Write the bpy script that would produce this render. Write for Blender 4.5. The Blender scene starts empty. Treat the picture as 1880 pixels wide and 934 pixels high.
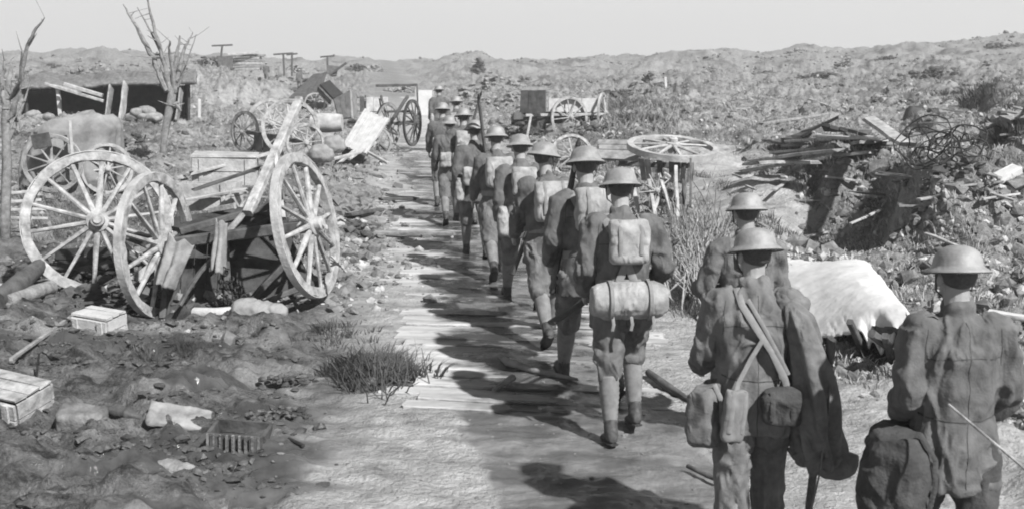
import bpy, bmesh, math, random
import numpy as np
from mathutils import Vector, Matrix, noise as mnoise
PI = math.pi
rad = math.radians
random.seed(7)
rng = np.random.default_rng(11)
scene = bpy.context.scene
COL = scene.collection

# ---------------------------------------------------------------- camera, sky, sun, exposure
F = 2100.0; W, HH = 1880.0, 934.0; CAMH = 2.5
PITCH = math.atan(357.0 / F)
cam_d = bpy.data.cameras.new('camera'); cam = bpy.data.objects.new('camera', cam_d); COL.objects.link(cam)
cam_d.sensor_width = 36.0; cam_d.lens = 36.0 * F / W
cam_d.clip_start = 0.05; cam_d.clip_end = 9000
cam.location = (0, 0, CAMH); cam.rotation_euler = (PI/2 - PITCH, 0, 0)
cam_d.dof.use_dof = True; cam_d.dof.focus_distance = 11.5; cam_d.dof.aperture_fstop = 5.6
scene.camera = cam
SUN_EL, SUN_AZ = rad(45), rad(140)        # azimuth clockwise from +Y (forward): from the right, a little behind the viewer
sd = Vector((math.sin(SUN_AZ)*math.cos(SUN_EL), math.cos(SUN_AZ)*math.cos(SUN_EL), math.sin(SUN_EL)))
sun_l = bpy.data.lights.new('sun', 'SUN'); sun = bpy.data.objects.new('sun', sun_l); COL.objects.link(sun)
sun_l.energy = 4.8; sun_l.angle = rad(1.2); sun_l.color = (1, 0.995, 0.99)
sun.rotation_euler = sd.to_track_quat('Z', 'Y').to_euler()
world = bpy.data.worlds.new('World'); scene.world = world; world.use_nodes = True
wn = world.node_tree; wn.nodes.clear()
wo = wn.nodes.new('ShaderNodeOutputWorld'); wb = wn.nodes.new('ShaderNodeBackground')
sk = wn.nodes.new('ShaderNodeTexSky'); sk.sky_type = 'NISHITA'; sk.sun_disc = False
sk.sun_elevation = SUN_EL; sk.sun_rotation = SUN_AZ; sk.air_density = 1.0; sk.dust_density = 4.0; sk.ozone_density = 1.0
bw = wn.nodes.new('ShaderNodeRGBToBW')          # a black and white photograph: grey sky
rp = wn.nodes.new('ShaderNodeValToRGB')         # evens the sky out as the blue-sensitive plate did
rp.color_ramp.interpolation = 'LINEAR'
mp = wn.nodes.new('ShaderNodeMapRange'); mp.inputs[1].default_value = 0; mp.inputs[2].default_value = 14
mp.inputs[3].default_value = 5.2; mp.inputs[4].default_value = 6.4
wb.inputs[1].default_value = 0.1
wn.links.new(sk.outputs[0], bw.inputs[0]); wn.links.new(bw.outputs[0], mp.inputs[0])
wn.nodes.remove(rp)
tcw = wn.nodes.new('ShaderNodeTexCoord'); sxw = wn.nodes.new('ShaderNodeSeparateXYZ'); wn.links.new(tcw.outputs['Generated'], sxw.inputs[0])
gr = wn.nodes.new('ShaderNodeMapRange'); gr.inputs[1].default_value = .10; gr.inputs[2].default_value = .5; gr.inputs[3].default_value = 1.0; gr.inputs[4].default_value = .17   # hazy bright horizon, deeper zenith
wn.links.new(sxw.outputs[2], gr.inputs[0])
mlw = wn.nodes.new('ShaderNodeMath'); mlw.operation = 'MULTIPLY'; wn.links.new(mp.outputs[0], mlw.inputs[0]); wn.links.new(gr.outputs[0], mlw.inputs[1])
wn.links.new(mlw.outputs[0], wb.inputs[0]); wn.links.new(wb.outputs[0], wo.inputs[0])
scene.view_settings.view_transform = 'Standard'; scene.view_settings.look = 'None'
scene.view_settings.exposure = 0.74; scene.view_settings.gamma = 1.0
scene.render.engine = 'CYCLES'
scene.cycles.max_bounces = 5; scene.cycles.diffuse_bounces = 2; scene.cycles.glossy_bounces = 2
scene.cycles.volume_bounces = 0; scene.cycles.transparent_max_bounces = 4
scene.cycles.use_denoising = True
scene.cycles.filter_width = 1.9

# ---------------------------------------------------------------- rays through photo pixels -> world
def ray(px, py):
    u = (px - W/2) / F; v = -(py - HH/2) / F
    c, s = math.cos(PITCH), math.sin(PITCH)
    # camera basis: right X, forward (0,c,-s), up (0,s,c)
    d = Vector((u, c + v*s, -s + v*c))
    return d
def at(px, py, Y):
    d = ray(px, py); return Vector((0, 0, CAMH)) + d * (Y / d.y)
def atz(px, py, z):
    d = ray(px, py); return Vector((0, 0, CAMH)) + d * ((z - CAMH) / d.z)

# ---------------------------------------------------------------- numpy noise
def _h(ix, iy, iz, seed):
    n = (ix.astype(np.int64)*374761393 + iy.astype(np.int64)*668265263 + iz.astype(np.int64)*2147483647 + seed*144269) & 0x7fffffff
    n = (n ^ (n >> 13)) * 1274126177 & 0x7fffffff
    n = (n ^ (n >> 16)) * 668265263 & 0x7fffffff
    return (n & 0xffffff) / float(0xffffff) * 2 - 1
def vnoise(x, y, z=None, seed=0):
    x = np.asarray(x, float); y = np.asarray(y, float)
    z = np.zeros_like(x) if z is None else np.asarray(z, float)
    x0, y0, z0 = np.floor(x), np.floor(y), np.floor(z)
    fx, fy, fz = x-x0, y-y0, z-z0
    fx = fx*fx*fx*(fx*(fx*6-15)+10); fy = fy*fy*fy*(fy*(fy*6-15)+10); fz = fz*fz*(3-2*fz)
    def L(a, b, t): return a + (b-a)*t
    a = L(L(_h(x0,y0,z0,seed), _h(x0+1,y0,z0,seed), fx), L(_h(x0,y0+1,z0,seed), _h(x0+1,y0+1,z0,seed), fx), fy)
    if not np.any(fz): return a
    b = L(L(_h(x0,y0,z0+1,seed), _h(x0+1,y0,z0+1,seed), fx), L(_h(x0,y0+1,z0+1,seed), _h(x0+1,y0+1,z0+1,seed), fx), fy)
    return L(a, b, fz)
def fbm(x, y, oct=4, seed=0, gain=0.5):
    s = 0; a = 1; t = 0
    for o in range(oct):
        c, sn = math.cos(o*0.7), math.sin(o*0.7)
        s = s + a*vnoise((x*c - y*sn)*2.03**o + 17.3*o, (x*sn + y*c)*2.03**o - 9.1*o, None, seed+o); t += a; a *= gain
    return s/t
def sm(x, a, b):
    t = np.clip((x-a)/(b-a), 0, 1); return t*t*(3-2*t)

# ---------------------------------------------------------------- terrain
SKY_X = np.array([-800, 0, 80, 200, 290, 400, 560, 700, 800, 890, 1000, 1080, 1200, 1300, 1390, 1480, 1560, 1640, 1720, 1800, 1880, 2700.])
SKY_Y = np.array([110, 108, 106, 98, 106, 112, 118, 110, 120, 108, 117, 113, 106, 101, 106, 97, 99, 88, 84, 78, 70, 60.])
RD = 150.0
def road_c(y): return 0.46 - 0.118*(y - 8)
ROAD_HW = 1.22
BUMPS = []        # (x, y, height, radius x, radius y, sharp)
def base(x, y):
    x = np.asarray(x, float); y = np.asarray(y, float)
    ys = np.maximum(y, 3.0)
    pe = np.clip(W/2 + F*x/ys, -800, 2700)
    pe = pe + 22*fbm(x/9.0, y/14.0, 2, 5)
    rh = CAMH + (110 - np.interp(pe, SKY_X, SKY_Y))/F*RD
    y = np.asarray(y, float); t = np.clip((y-22)/(RD-22), 0, 1)
    h = rh*(t**1.25)
    h = h + sm(y, RD, 460)*(-rh - 9) 
    u = x - road_c(y)
    off = sm(np.abs(u), 1.9, 5.5)
    h = h + off*sm(y, 14, 50)*(1-sm(y, 170, 400))*fbm(x/7.0, y/9.0, 3, 21)*(0.35 + 0.9*sm(y, 30, 120))
    h = h + sm(u, 1.8, 5.5)*0.22*(1-sm(y, 30, 60))
    h = h + (0.10*fbm(x/1.7, y/1.7, 2, 33) + 0.05)*off*(1-sm(y, 40, 80))
    h = h + sm(u, 2.6, 5)*sm(y, 11, 14)*(1-sm(y, 60, 110))*.20*np.maximum(1-np.abs(fbm(x/2.1, y/2.1, 3, 41))*3.2, -.2)
    for (xs, y0, sy, hh, w, dc) in SCARPS:     # steep broken banks facing left
        wy = np.exp(-(np.abs(y-y0)/sy)**3)*(np.abs(x-xs-2) < dc*3+4)
        if wy.max() < 1e-3: continue
        q = x - xs - .35*fbm(y/1.1, y*0+xs, 3, 43) - .1*(y-y0)
        h = h + hh*sm(q, 0, w)*np.exp(-(np.maximum(q-w, 0)/dc)**2)*wy
    for (bx, by, bh, rx, ry, p) in BUMPS:
        d2 = ((x-bx)/rx)**2 + ((y-by)/ry)**2
        h = h + bh*np.exp(-d2**p)
    return h
def G(px, py):
    """ground point seen through this photo pixel"""
    d = ray(px, py); o = Vector((0, 0, CAMH)); d = d/d.y
    ys = np.concatenate([np.linspace(3.5, 40, 1500), np.linspace(40, 220, 1500)])
    z = CAMH + d.z*ys; g = base(d.x*ys, ys)
    i = np.argmax(z <= g)
    if z[i] > g[i]: i = len(ys)-1
    return Vector((d.x*ys[i], ys[i], float(g[i])))
def GP(px, py, lift=0.05):
    g = G(px, py); return Vector((g.x, g.y, float(height(np.array([g.x]), np.array([g.y]))[0]) + lift))
def gz(x, y): return float(base(np.array([x]), np.array([y]))[0])
def bump_at(px, py, h, rx, ry, p=1.0):
    g = G(px, py); BUMPS.append((g.x, g.y, h, rx, ry, p))
# shell holes and spoil heaps on the right
SCARPS = [(4.75, 14.3, 1.5, 1.0, .42, 2.6), (4.3, 16.6, 1.0, .5, .3, 1.5), (7.7, 18.6, 1.8, 1.1, .5, 3.0), (6.3, 12.0, .7, .5, .3, 1.4), (14.6, 37, 2.4, .7, .7, 4.0), (9.5, 28, 2.0, .7, .5, 3.0)]
BUMPS += [(4.1, 14.3, -.35, .6, 1.2, 1.6), (7.0, 18.6, -.3, .7, 1.4, 1.6),
          (5.3, 17.2, 0.35, 1.7, 1.3, 1.0), (7.2, 22.0, 0.6, 2.0, 1.4, 1.0), (3.2, 17.5, 0.28, 1.3, 2.5, 1.0), (2.9, 13.5, 0.22, .8, 1.6, 1.0),
          (5.0, 11.2, 0.12, 1.4, 1.0, 1.0), (14, 30, 1.0, 2.5, 2.0, 1.2), (11, 30, -0.6, 2, 1.6, 1.2), (16.5, 38, .35, 4, 2.2, 1.3),
          (22, 50, .3, 6, 3, 1.3), (-4.3, 14.2, .18, 1.6, .9, 1.), (-3.0, 16.5, .22, .6, 3.0, 1.), (-3.6, 21, .3, .8, 4, 1.),
          (-6.6, 11.5, .1, 1.5, 1.5, 1.), (-18.5, 52.5, 1.35, 5.5, 2.6, 2.0), (-12.5, 52.5, 1.1, 3.0, 2.4, 2.0), (-15.5, 48.2, -.35, 6.5, 1.6, 2.0)]
def track(x, y):
    """a smooth pale beaten track running down the right bank"""
    t = np.clip((y-13.0)/(28-13.0), 0, 1); xc = 2.75 + t*2.1 + .15*np.sin(y*.9)
    return (1-sm(np.abs(x-xc) + .25*fbm(x/.6, y/.6, 3, 107), .55, .95))*sm(y, 12, 14)*(1-sm(y, 27, 31))
def detail(x, y):
    u = x - road_c(y)
    r = np.hypot(x, y)
    lod = 1 - sm(r, 60, 140)
    off = sm(np.abs(u), 1.35, 2.3)
    right = sm(u, 1.4, 3.0); left = sm(-u, 1.4, 2.6)
    n1 = fbm(x/0.9, y/0.9, 4, 51)
    n2 = fbm(x/0.28, y/0.28, 3, 61)
    rid = 1-np.abs(fbm(x/0.6, y/0.6, 3, 71))*2
    h = right*(0.16*n1 + 0.085*n2 + 0.08*rid*sm(u, 2, 5) + .14*np.maximum(fbm(x/.55, y/.55, 3, 85), 0)*sm(u, 2.2, 4))
    h = h + left*(0.08*n1 + 0.085*n2 + .05*(1-np.abs(fbm(x/.5, y/.3, 4, 84))*3.5) + 0.13*np.maximum(fbm(x/0.8, y/0.5, 3, 81), 0) + .03*(1-np.abs(fbm(x/.35, y/.2, 3, 83))*3))
    h = h + left*sm(y, 11, 15)*(0.08*n1 + 0.07*n2)
    h = h*lod*(1 + 0.8*sm(r, 25, 60))
    h = h*(1-.85*track(x, y)) + off*sm(y, 45, 90)*(1-sm(y, 200, 400))*(.5*fbm(x/5, y/5, 4, 87) + .25*(1-np.abs(fbm(x/2.4, y/2.4, 3, 89))*3))
    # road mud: flat with ruts and scuffs
    mud = 0.014*fbm(x/0.5, y/0.35, 4, 91) + 0.010*fbm(x/0.12, y/0.09, 3, 95) + 0.016*fbm(x/1.6, y/1.2, 2, 99)
    h = h + (1-off)*(mud + 0.012 + .004*sm(y, 8.3, 9.5))*lod
    # trodden footprints and lumps on the near mud
    near = 1-sm(y, 7.5, 9.5)
    h = h + (1-off)*near*0.02*fbm(x/0.3, y/0.16, 3, 103)
    return h
def height(x, y): return base(x, y) + detail(x, y)

# ---------------------------------------------------------------- materials
MATS = {}
def mat(name, col, rough=0.85, var=0.25, scale=6.0, bump=0.3, bscale=None, metal=0.0, stretch=None, dark=None, spec=0.35, detail_=5, bdist=0.02, wrinkle=0.0):
    if name in MATS: return MATS[name]
    m = bpy.data.materials.new(name); m.use_nodes = True; nt = m.node_tree; N = nt.nodes; L = nt.links
    b = N['Principled BSDF']; b.inputs['Roughness'].default_value = rough; b.inputs['Metallic'].default_value = metal
    b.inputs['Specular IOR Level'].default_value = spec
    tc = N.new('ShaderNodeTexCoord'); mp_ = N.new('ShaderNodeMapping'); L.new(tc.outputs['Object'], mp_.inputs[0])
    if stretch: mp_.inputs['Scale'].default_value = stretch
    n = N.new('ShaderNodeTexNoise'); n.inputs['Scale'].default_value = scale; n.inputs['Detail'].default_value = detail_; n.inputs['Roughness'].default_value = 0.65
    L.new(mp_.outputs[0], n.inputs['Vector'])
    r = N.new('ShaderNodeValToRGB'); L.new(n.outputs[0], r.inputs[0])
    lo = col*(1-var) if dark is None else dark
    hi = min(col*(1+var), 0.85)
    r.color_ramp.elements[0].position = 0.32; r.color_ramp.elements[0].color = (lo, lo, lo, 1)
    r.color_ramp.elements[1].position = 0.68; r.color_ramp.elements[1].color = (hi, hi, hi, 1)
    L.new(r.outputs[0], b.inputs['Base Color'])
    n2 = N.new('ShaderNodeTexNoise'); n2.inputs['Scale'].default_value = bscale or scale*4; n2.inputs['Detail'].default_value = 4
    L.new(mp_.outputs[0], n2.inputs['Vector'])
    bp = N.new('ShaderNodeBump'); bp.inputs['Strength'].default_value = bump; bp.inputs['Distance'].default_value = bdist
    L.new(n2.outputs[0], bp.inputs['Height']); L.new(bp.outputs[0], b.inputs['Normal'])
    if wrinkle:
        n3 = N.new('ShaderNodeTexNoise'); n3.inputs['Scale'].default_value = 9; n3.inputs['Detail'].default_value = 3; n3.inputs['Distortion'].default_value = 1.2
        try: n3.noise_type = 'RIDGED_MULTIFRACTAL'
        except Exception: pass
        q = N.new('ShaderNodeMapping'); q.inputs['Scale'].default_value = (1.5, 1.5, .9); L.new(tc.outputs['Object'], q.inputs[0]); L.new(q.outputs[0], n3.inputs['Vector'])
        b2 = N.new('ShaderNodeBump'); b2.inputs['Strength'].default_value = wrinkle; b2.inputs['Distance'].default_value = .03
        L.new(n3.outputs[0], b2.inputs['Height']); L.new(bp.outputs[0], b2.inputs['Normal']); L.new(b2.outputs[0], b.inputs['Normal'])
    MATS[name] = m; return m
M_WOOD   = mat('weathered_wood', 0.34, .9, .35, 5, .5, 30, stretch=(1,1,1))
M_PALEW  = mat('pale_dusty_wood', 0.30, .9, .50, 9, .4, 40)
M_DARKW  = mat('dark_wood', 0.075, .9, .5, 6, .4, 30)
M_BLACKW = mat('black_wood', 0.04, .85, .5, 6, .4, 30)  # very dark wood for the overturned wagon's boards
M_GREYW  = mat('grey_wood', 0.22, .9, .45, 6, .4, 30)
M_IRON   = mat('rusty_iron', 0.10, .7, .5, 12, .3, 60, metal=.3)
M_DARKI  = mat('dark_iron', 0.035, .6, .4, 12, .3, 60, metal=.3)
M_CANVAS = mat('pale_canvas', 0.42, .95, .18, 7, .4, 40)
M_TARP   = mat('white_sheet', 0.52, .9, .14, 2, .5, 10)
M_GTARP  = mat('grey_tarpaulin', 0.20, .9, .35, 3, .5, 15)
M_BARK   = mat('dead_bark', 0.20, .95, .4, 12, .6, 50)
M_CLOD   = mat('earth_clods', 0.15, .95, .5, 9, .6, 40)
M_CLODL  = mat('dry_clods', 0.34, .95, .4, 9, .6, 40)
M_GRASS  = mat('dry_grass', 0.20, .9, .5, 3, .0)
M_WEED   = mat('dark_weeds', 0.07, .9, .5, 5, .0)
M_TUNIC  = mat('khaki_serge', 0.105, .95, .35, 7, .5, 110, bdist=.006, wrinkle=.5)
M_TUNIC2 = mat('worn_serge', 0.13, .95, .35, 7, .5, 110, bdist=.006, wrinkle=.5)
M_TROUS  = mat('trouser_serge', 0.125, .95, .4, 7, .5, 110, bdist=.006, wrinkle=.6)
M_PUTT   = mat('puttee_cloth', 0.17, .95, .25, 14, .35, 140, bdist=.006)
M_BOOT   = mat('muddy_leather', 0.05, .6, .6, 18, .3, 60)
M_SKIN   = mat('skin', 0.27, .6, .12, 10, .1, 60)
M_HELM   = mat('painted_steel', 0.24, .6, .35, 7, .15, 60)
M_PACK   = mat('webbing_canvas', 0.27, .95, .35, 9, .4, 120, bdist=.006, wrinkle=.5)
M_WEB    = mat('webbing_strap', 0.19, .95, .2, 20, .3, 100, bdist=.004)
M_HAIR   = mat('hair', 0.06, .7, .3, 30, .5, 90)
M_BLACK  = mat('dark_bag_leg_shade', 0.05, .9, .4, 8, .4, 60)
M_SAND   = mat('sandbag_cloth', 0.22, .95, .3, 7, .4, 30)
M_METAL  = mat('corrugated_iron', 0.27, .6, .4, 4, .2, 30, metal=.2)

# ---------------------------------------------------------------- mesh helpers
def tag(o, label=None, cat=None, group=None, kind=None):
    if label: o['label'] = label
    if cat: o['category'] = cat
    if group: o['group'] = group
    if kind: o['kind'] = kind
    return o
def empty(name, loc, label, cat, group=None, rot=(0,0,0)):
    o = bpy.data.objects.new(name, None); COL.objects.link(o); o.location = loc; o.rotation_euler = rot
    o.empty_display_size = 0.1
    return tag(o, label, cat, group)
I4 = Matrix.Identity(4)
def T(*a): return Matrix.Translation(Vector(a))
def R(ang, ax): return Matrix.Rotation(ang, 4, ax)
def basis(d, ref=Vector((0,0,1))):
    d = Vector(d).normalized()
    s = d.cross(ref)
    if s.length < 1e-3: s = d.cross(Vector((1,0,0)))
    s.normalize(); u = s.cross(d).normalized()
    return s, d, u
class MB:
    def __init__(self): self.v = []; self.f = []
    def add(self, vs, fs, M=I4):
        o = len(self.v); self.v += [tuple(M @ Vector(p)) for p in vs]; self.f += [tuple(i+o for i in f) for f in fs]; return self
    def box(self, c, s, M=I4, jit=0.0, ch=0.0):
        x, y, z = [q/2 for q in s]
        if ch:
            k = min(x, y, z)*ch*2; k = min(k, min(x,y,z)*.6)
            ring = [(x-k,y),(x,y-k),(x,-y+k),(x-k,-y),(-x+k,-y),(-x,-y+k),(-x,y-k),(-x+k,y)]
            ring2 = [(a*(x-k)/x, b*(y-k)/y) for a, b in ring]
            vs = [(a,b,-z) for a,b in ring2]+[(a,b,-z+k) for a,b in ring]+[(a,b,z-k) for a,b in ring]+[(a,b,z) for a,b in ring2]
            fs = [tuple(range(8))]
            for r in range(3):
                for i in range(8):
                    j = (i+1)%8; fs.append((r*8+j, r*8+i, (r+1)*8+i, (r+1)*8+j))
            fs.append(tuple(reversed(range(24,32))))
        else:
            vs = [(a*x,b*y,d*z) for a in (-1,1) for b in (-1,1) for d in (-1,1)]
            fs = [(0,1,3,2),(4,6,7,5),(0,4,5,1),(2,3,7,6),(0,2,6,4),(1,5,7,3)]
        vs = [(p[0]+c[0]+random.uniform(-jit,jit), p[1]+c[1]+random.uniform(-jit,jit), p[2]+c[2]+random.uniform(-jit,jit)) for p in vs]
        return self.add(vs, fs, M)
    def beam(self, p0, p1, w, h, n=4, jit=0.0, taper=1.0, ref=Vector((0,0,1)), bow=0.0, rag=0.0):
        p0, p1 = Vector(p0), Vector(p1); s, d, u = basis(p1-p0, ref)
        vs = []; fs = []
        k = min(w, h)*0.14
        sec = [(w/2-k,h/2),(w/2,h/2-k),(w/2,-h/2+k),(w/2-k,-h/2),(-w/2+k,-h/2),(-w/2,-h/2+k),(-w/2,h/2-k),(-w/2+k,h/2)]
        for i in range(n+1):
            t = i/n; c = p0.lerp(p1, t) + u*(bow*math.sin(t*PI)) + Vector([random.uniform(-jit,jit) for _ in range(3)])
            sc = 1+(taper-1)*t
            for a, b in sec:
                e = d*random.uniform(-rag, rag) if i in (0, n) else Vector((0,0,0))
                vs.append(c + s*(a*sc) + u*(b*sc) + e + Vector([random.uniform(-jit,jit)*.4 for _ in range(3)]))
        m = 8
        fs.append(tuple(range(m))); fs.append(tuple(reversed(range(n*m, n*m+m))))
        for i in range(n):
            for j in range(m):
                k2 = (j+1)%m; fs.append((i*m+k2, i*m+j, (i+1)*m+j, (i+1)*m+k2))
        return self.add(vs, fs)
    def tube(self, pts, radii, m=8, M=I4, flat=1.0, ref=Vector((0,0,1)), cap=True, jit=0):
        pts = [Vector(p) for p in pts]; n = len(pts)
        if not hasattr(radii, '__len__'): radii = [radii]*n
        vs = []; fs = []; ps = None
        for i in range(n):
            d = (pts[min(i+1,n-1)] - pts[max(i-1,0)]).normalized()
            if ps is None: s, _, u = basis(d, ref)
            else:
                s = (ps - d*ps.dot(d)).normalized(); u = s.cross(d).normalized()
            ps = s
            for j in range(m):
                a = 2*PI*j/m; r = radii[i]*(1+random.uniform(-jit,jit))
                vs.append(pts[i] + s*(math.cos(a)*r) + u*(math.sin(a)*r*flat))
        for i in range(n-1):
            for j in range(m):
                k = (j+1)%m; fs.append((i*m+k, i*m+j, (i+1)*m+j, (i+1)*m+k))
        if cap: fs.append(tuple(range(m))); fs.append(tuple(reversed(range((n-1)*m, n*m))))
        return self.add(vs, fs, M)
    def loft(self, rings, m=16, M=I4, p=2.0):
        """rings: (centre, side vector * rx, fwd vector * ry); closed, rounded ends by the caller's radii"""
        vs = []; fs = []
        for c, a, b in rings:
            c, a, b = Vector(c), Vector(a), Vector(b)
            for j in range(m):
                t = 2*PI*j/m; ct, st = math.cos(t), math.sin(t)
                ct = math.copysign(abs(ct)**(2/p), ct); st = math.copysign(abs(st)**(2/p), st)
                vs.append(c + a*ct + b*st)
        n = len(rings)
        for i in range(n-1):
            for j in range(m):
                k = (j+1)%m; fs.append((i*m+j, i*m+k, (i+1)*m+k, (i+1)*m+j))
        fs.append(tuple(reversed(range(m)))); fs.append(tuple(range((n-1)*m, n*m)))
        return self.add(vs, fs, M)
    def lathe(self, prof, m=32, M=I4, sx=1.0, sy=1.0, closed=False):
        vs = []; fs = []; n = len(prof)
        for r, z in prof:
            for j in range(m):
                a = 2*PI*j/m; vs.append((r*math.cos(a)*sx, r*math.sin(a)*sy, z))
        R_ = n if closed else n-1
        for i in range(R_):
            i2 = (i+1) % n
            for j in range(m):
                k = (j+1)%m; fs.append((i*m+j, i*m+k, i2*m+k, i2*m+j))
        if not closed:
            if prof[0][0] > 1e-5: fs.append(tuple(reversed(range(m))))
            if prof[-1][0] > 1e-5: fs.append(tuple(range((n-1)*m, n*m)))
        return self.add(vs, fs, M)
    def ball(self, c, r, M=I4, m=14, n=9):
        r = r if hasattr(r, '__len__') else (r, r, r)
        prof = [(math.sin(PI*i/n), -math.cos(PI*i/n)) for i in range(n+1)]
        prof[0] = (1e-3, -1); prof[-1] = (1e-3, 1)
        S = Matrix.Diagonal((r[0], r[1], r[2], 1))
        return self.lathe(prof, m, M @ T(*c) @ S)
    def sheet(self, fn, nu, nv, th=0.01):
        """fn(u,v)->point ; a cloth or plate with real thickness"""
        g = [[Vector(fn(i/nu, j/nv)) for j in range(nv+1)] for i in range(nu+1)]
        vs = []; fs = []
        nrm = []
        for i in range(nu+1):
            for j in range(nv+1):
                a = g[min(i+1,nu)][j]-g[max(i-1,0)][j]; b = g[i][min(j+1,nv)]-g[i][max(j-1,0)]
                nn = a.cross(b); nn = nn.normalized() if nn.length > 1e-9 else Vector((0,0,1))
                vs.append(g[i][j]); nrm.append(nn)
        k = len(vs); vs = vs + [v - n_*th for v, n_ in zip(vs, nrm)]
        w = nv+1
        for i in range(nu):
            for j in range(nv):
                a = i*w+j; fs.append((a, a+w, a+w+1, a+1)); fs.append((k+a, k+a+1, k+a+w+1, k+a+w))
        edge = [(i*w, (i+1)*w) for i in range(nu)] + [(nu*w+j, nu*w+j+1) for j in range(nv)] + [((i+1)*w+nv, i*w+nv) for i in range(nu)][::-1] + [(j+1, j) for j in range(nv)][::-1]
        for a, b in edge: fs.append((b, a, k+a, k+b))
        return self.add(vs, fs)
    def mesh(self, name, smooth=False, ang=None):
        me = bpy.data.meshes.new(name); me.from_pydata(self.v, [], self.f); me.update()
        if smooth:
            me.polygons.foreach_set('use_smooth', [True]*len(me.polygons))
            if ang:
                try: me.set_sharp_from_angle(angle=ang)
                except Exception: pass
        return me
    def build(self, name, m, parent=None, smooth=False, loc=None, ang=rad(40)):
        me = self.mesh(name, smooth, ang)
        o = bpy.data.objects.new(name, me); COL.objects.link(o); me.materials.append(m)
        if parent: o.parent = parent
        if loc is not None: o.location = loc
        return o
def np_mesh(name, V, Fq, m, smooth=False):
    """numpy vertices + equal-sized faces -> object"""
    me = bpy.data.meshes.new(name); k = Fq.shape[1]
    me.vertices.add(len(V)); me.vertices.foreach_set('co', V.astype(np.float32).ravel())
    me.loops.add(Fq.size); me.loops.foreach_set('vertex_index', Fq.astype(np.int32).ravel())
    me.polygons.add(len(Fq)); me.polygons.foreach_set('loop_start', np.arange(0, Fq.size, k, dtype=np.int32))
    me.polygons.foreach_set('loop_total', np.full(len(Fq), k, dtype=np.int32))
    me.polygons.foreach_set('use_smooth', np.full(len(Fq), smooth))
    me.update(calc_edges=True); me.validate()
    me.materials.append(m)
    o = bpy.data.objects.new(name, me); COL.objects.link(o); return o
def voxel(mb, size, smooth=4, fold=0.0, fscale=12.0, fstretch=(1,1,1), seed=0, fn=None):
    """fuse the pieces of mb into one continuous surface"""
    me = mb.mesh('tmp'); o = bpy.data.objects.new('tmp', me); TMP.objects.link(o)
    r = o.modifiers.new('r', 'REMESH'); r.mode = 'VOXEL'; r.voxel_size = size; r.adaptivity = 0
    if smooth:
        s = o.modifiers.new('s', 'SMOOTH'); s.factor = 0.5; s.iterations = smooth
    bpy.context.view_layer.update()
    dg = bpy.context.evaluated_depsgraph_get()
    me2 = bpy.data.meshes.new_from_object(o.evaluated_get(dg))
    bpy.data.objects.remove(o); bpy.data.meshes.remove(me)
    n = len(me2.vertices)
    co = np.empty(n*3, np.float32); me2.vertices.foreach_get('co', co); co = co.reshape(-1, 3)
    if fold or fn:
        no = np.empty(n*3, np.float32); me2.vertex_normals.foreach_get('vector', no); no = no.reshape(-1, 3)
        if fn: d = fn(co, no)
        else:
            q = co*np.array(fstretch)*fscale
            w = vnoise(q[:,0]*.5, q[:,1]*.5, q[:,2]*.5, seed+9)*1.5
            a = vnoise(q[:,0]+w, q[:,1]-w, q[:,2]+w, seed); b = vnoise(q[:,0]*2.1+w, q[:,1]*2.1, q[:,2]*2.1-w, seed+3)
            d = fold*((1-np.abs(a)*2)*.7 + b*.4)
        co = co + no*d[:,None]; me2.vertices.foreach_set('co', co.astype(np.float32).ravel())
    me2.polygons.foreach_set('use_smooth', [True]*len(me2.polygons)); me2.update()
    return me2
TMP = bpy.data.collections.new('scratch'); COL.children.link(TMP)
def put(name, me, m, parent=None):
    me.name = name; me.materials.clear(); me.materials.append(m)
    o = bpy.data.objects.new(name, me); COL.objects.link(o)
    if parent: o.parent = parent
    return o

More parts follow.
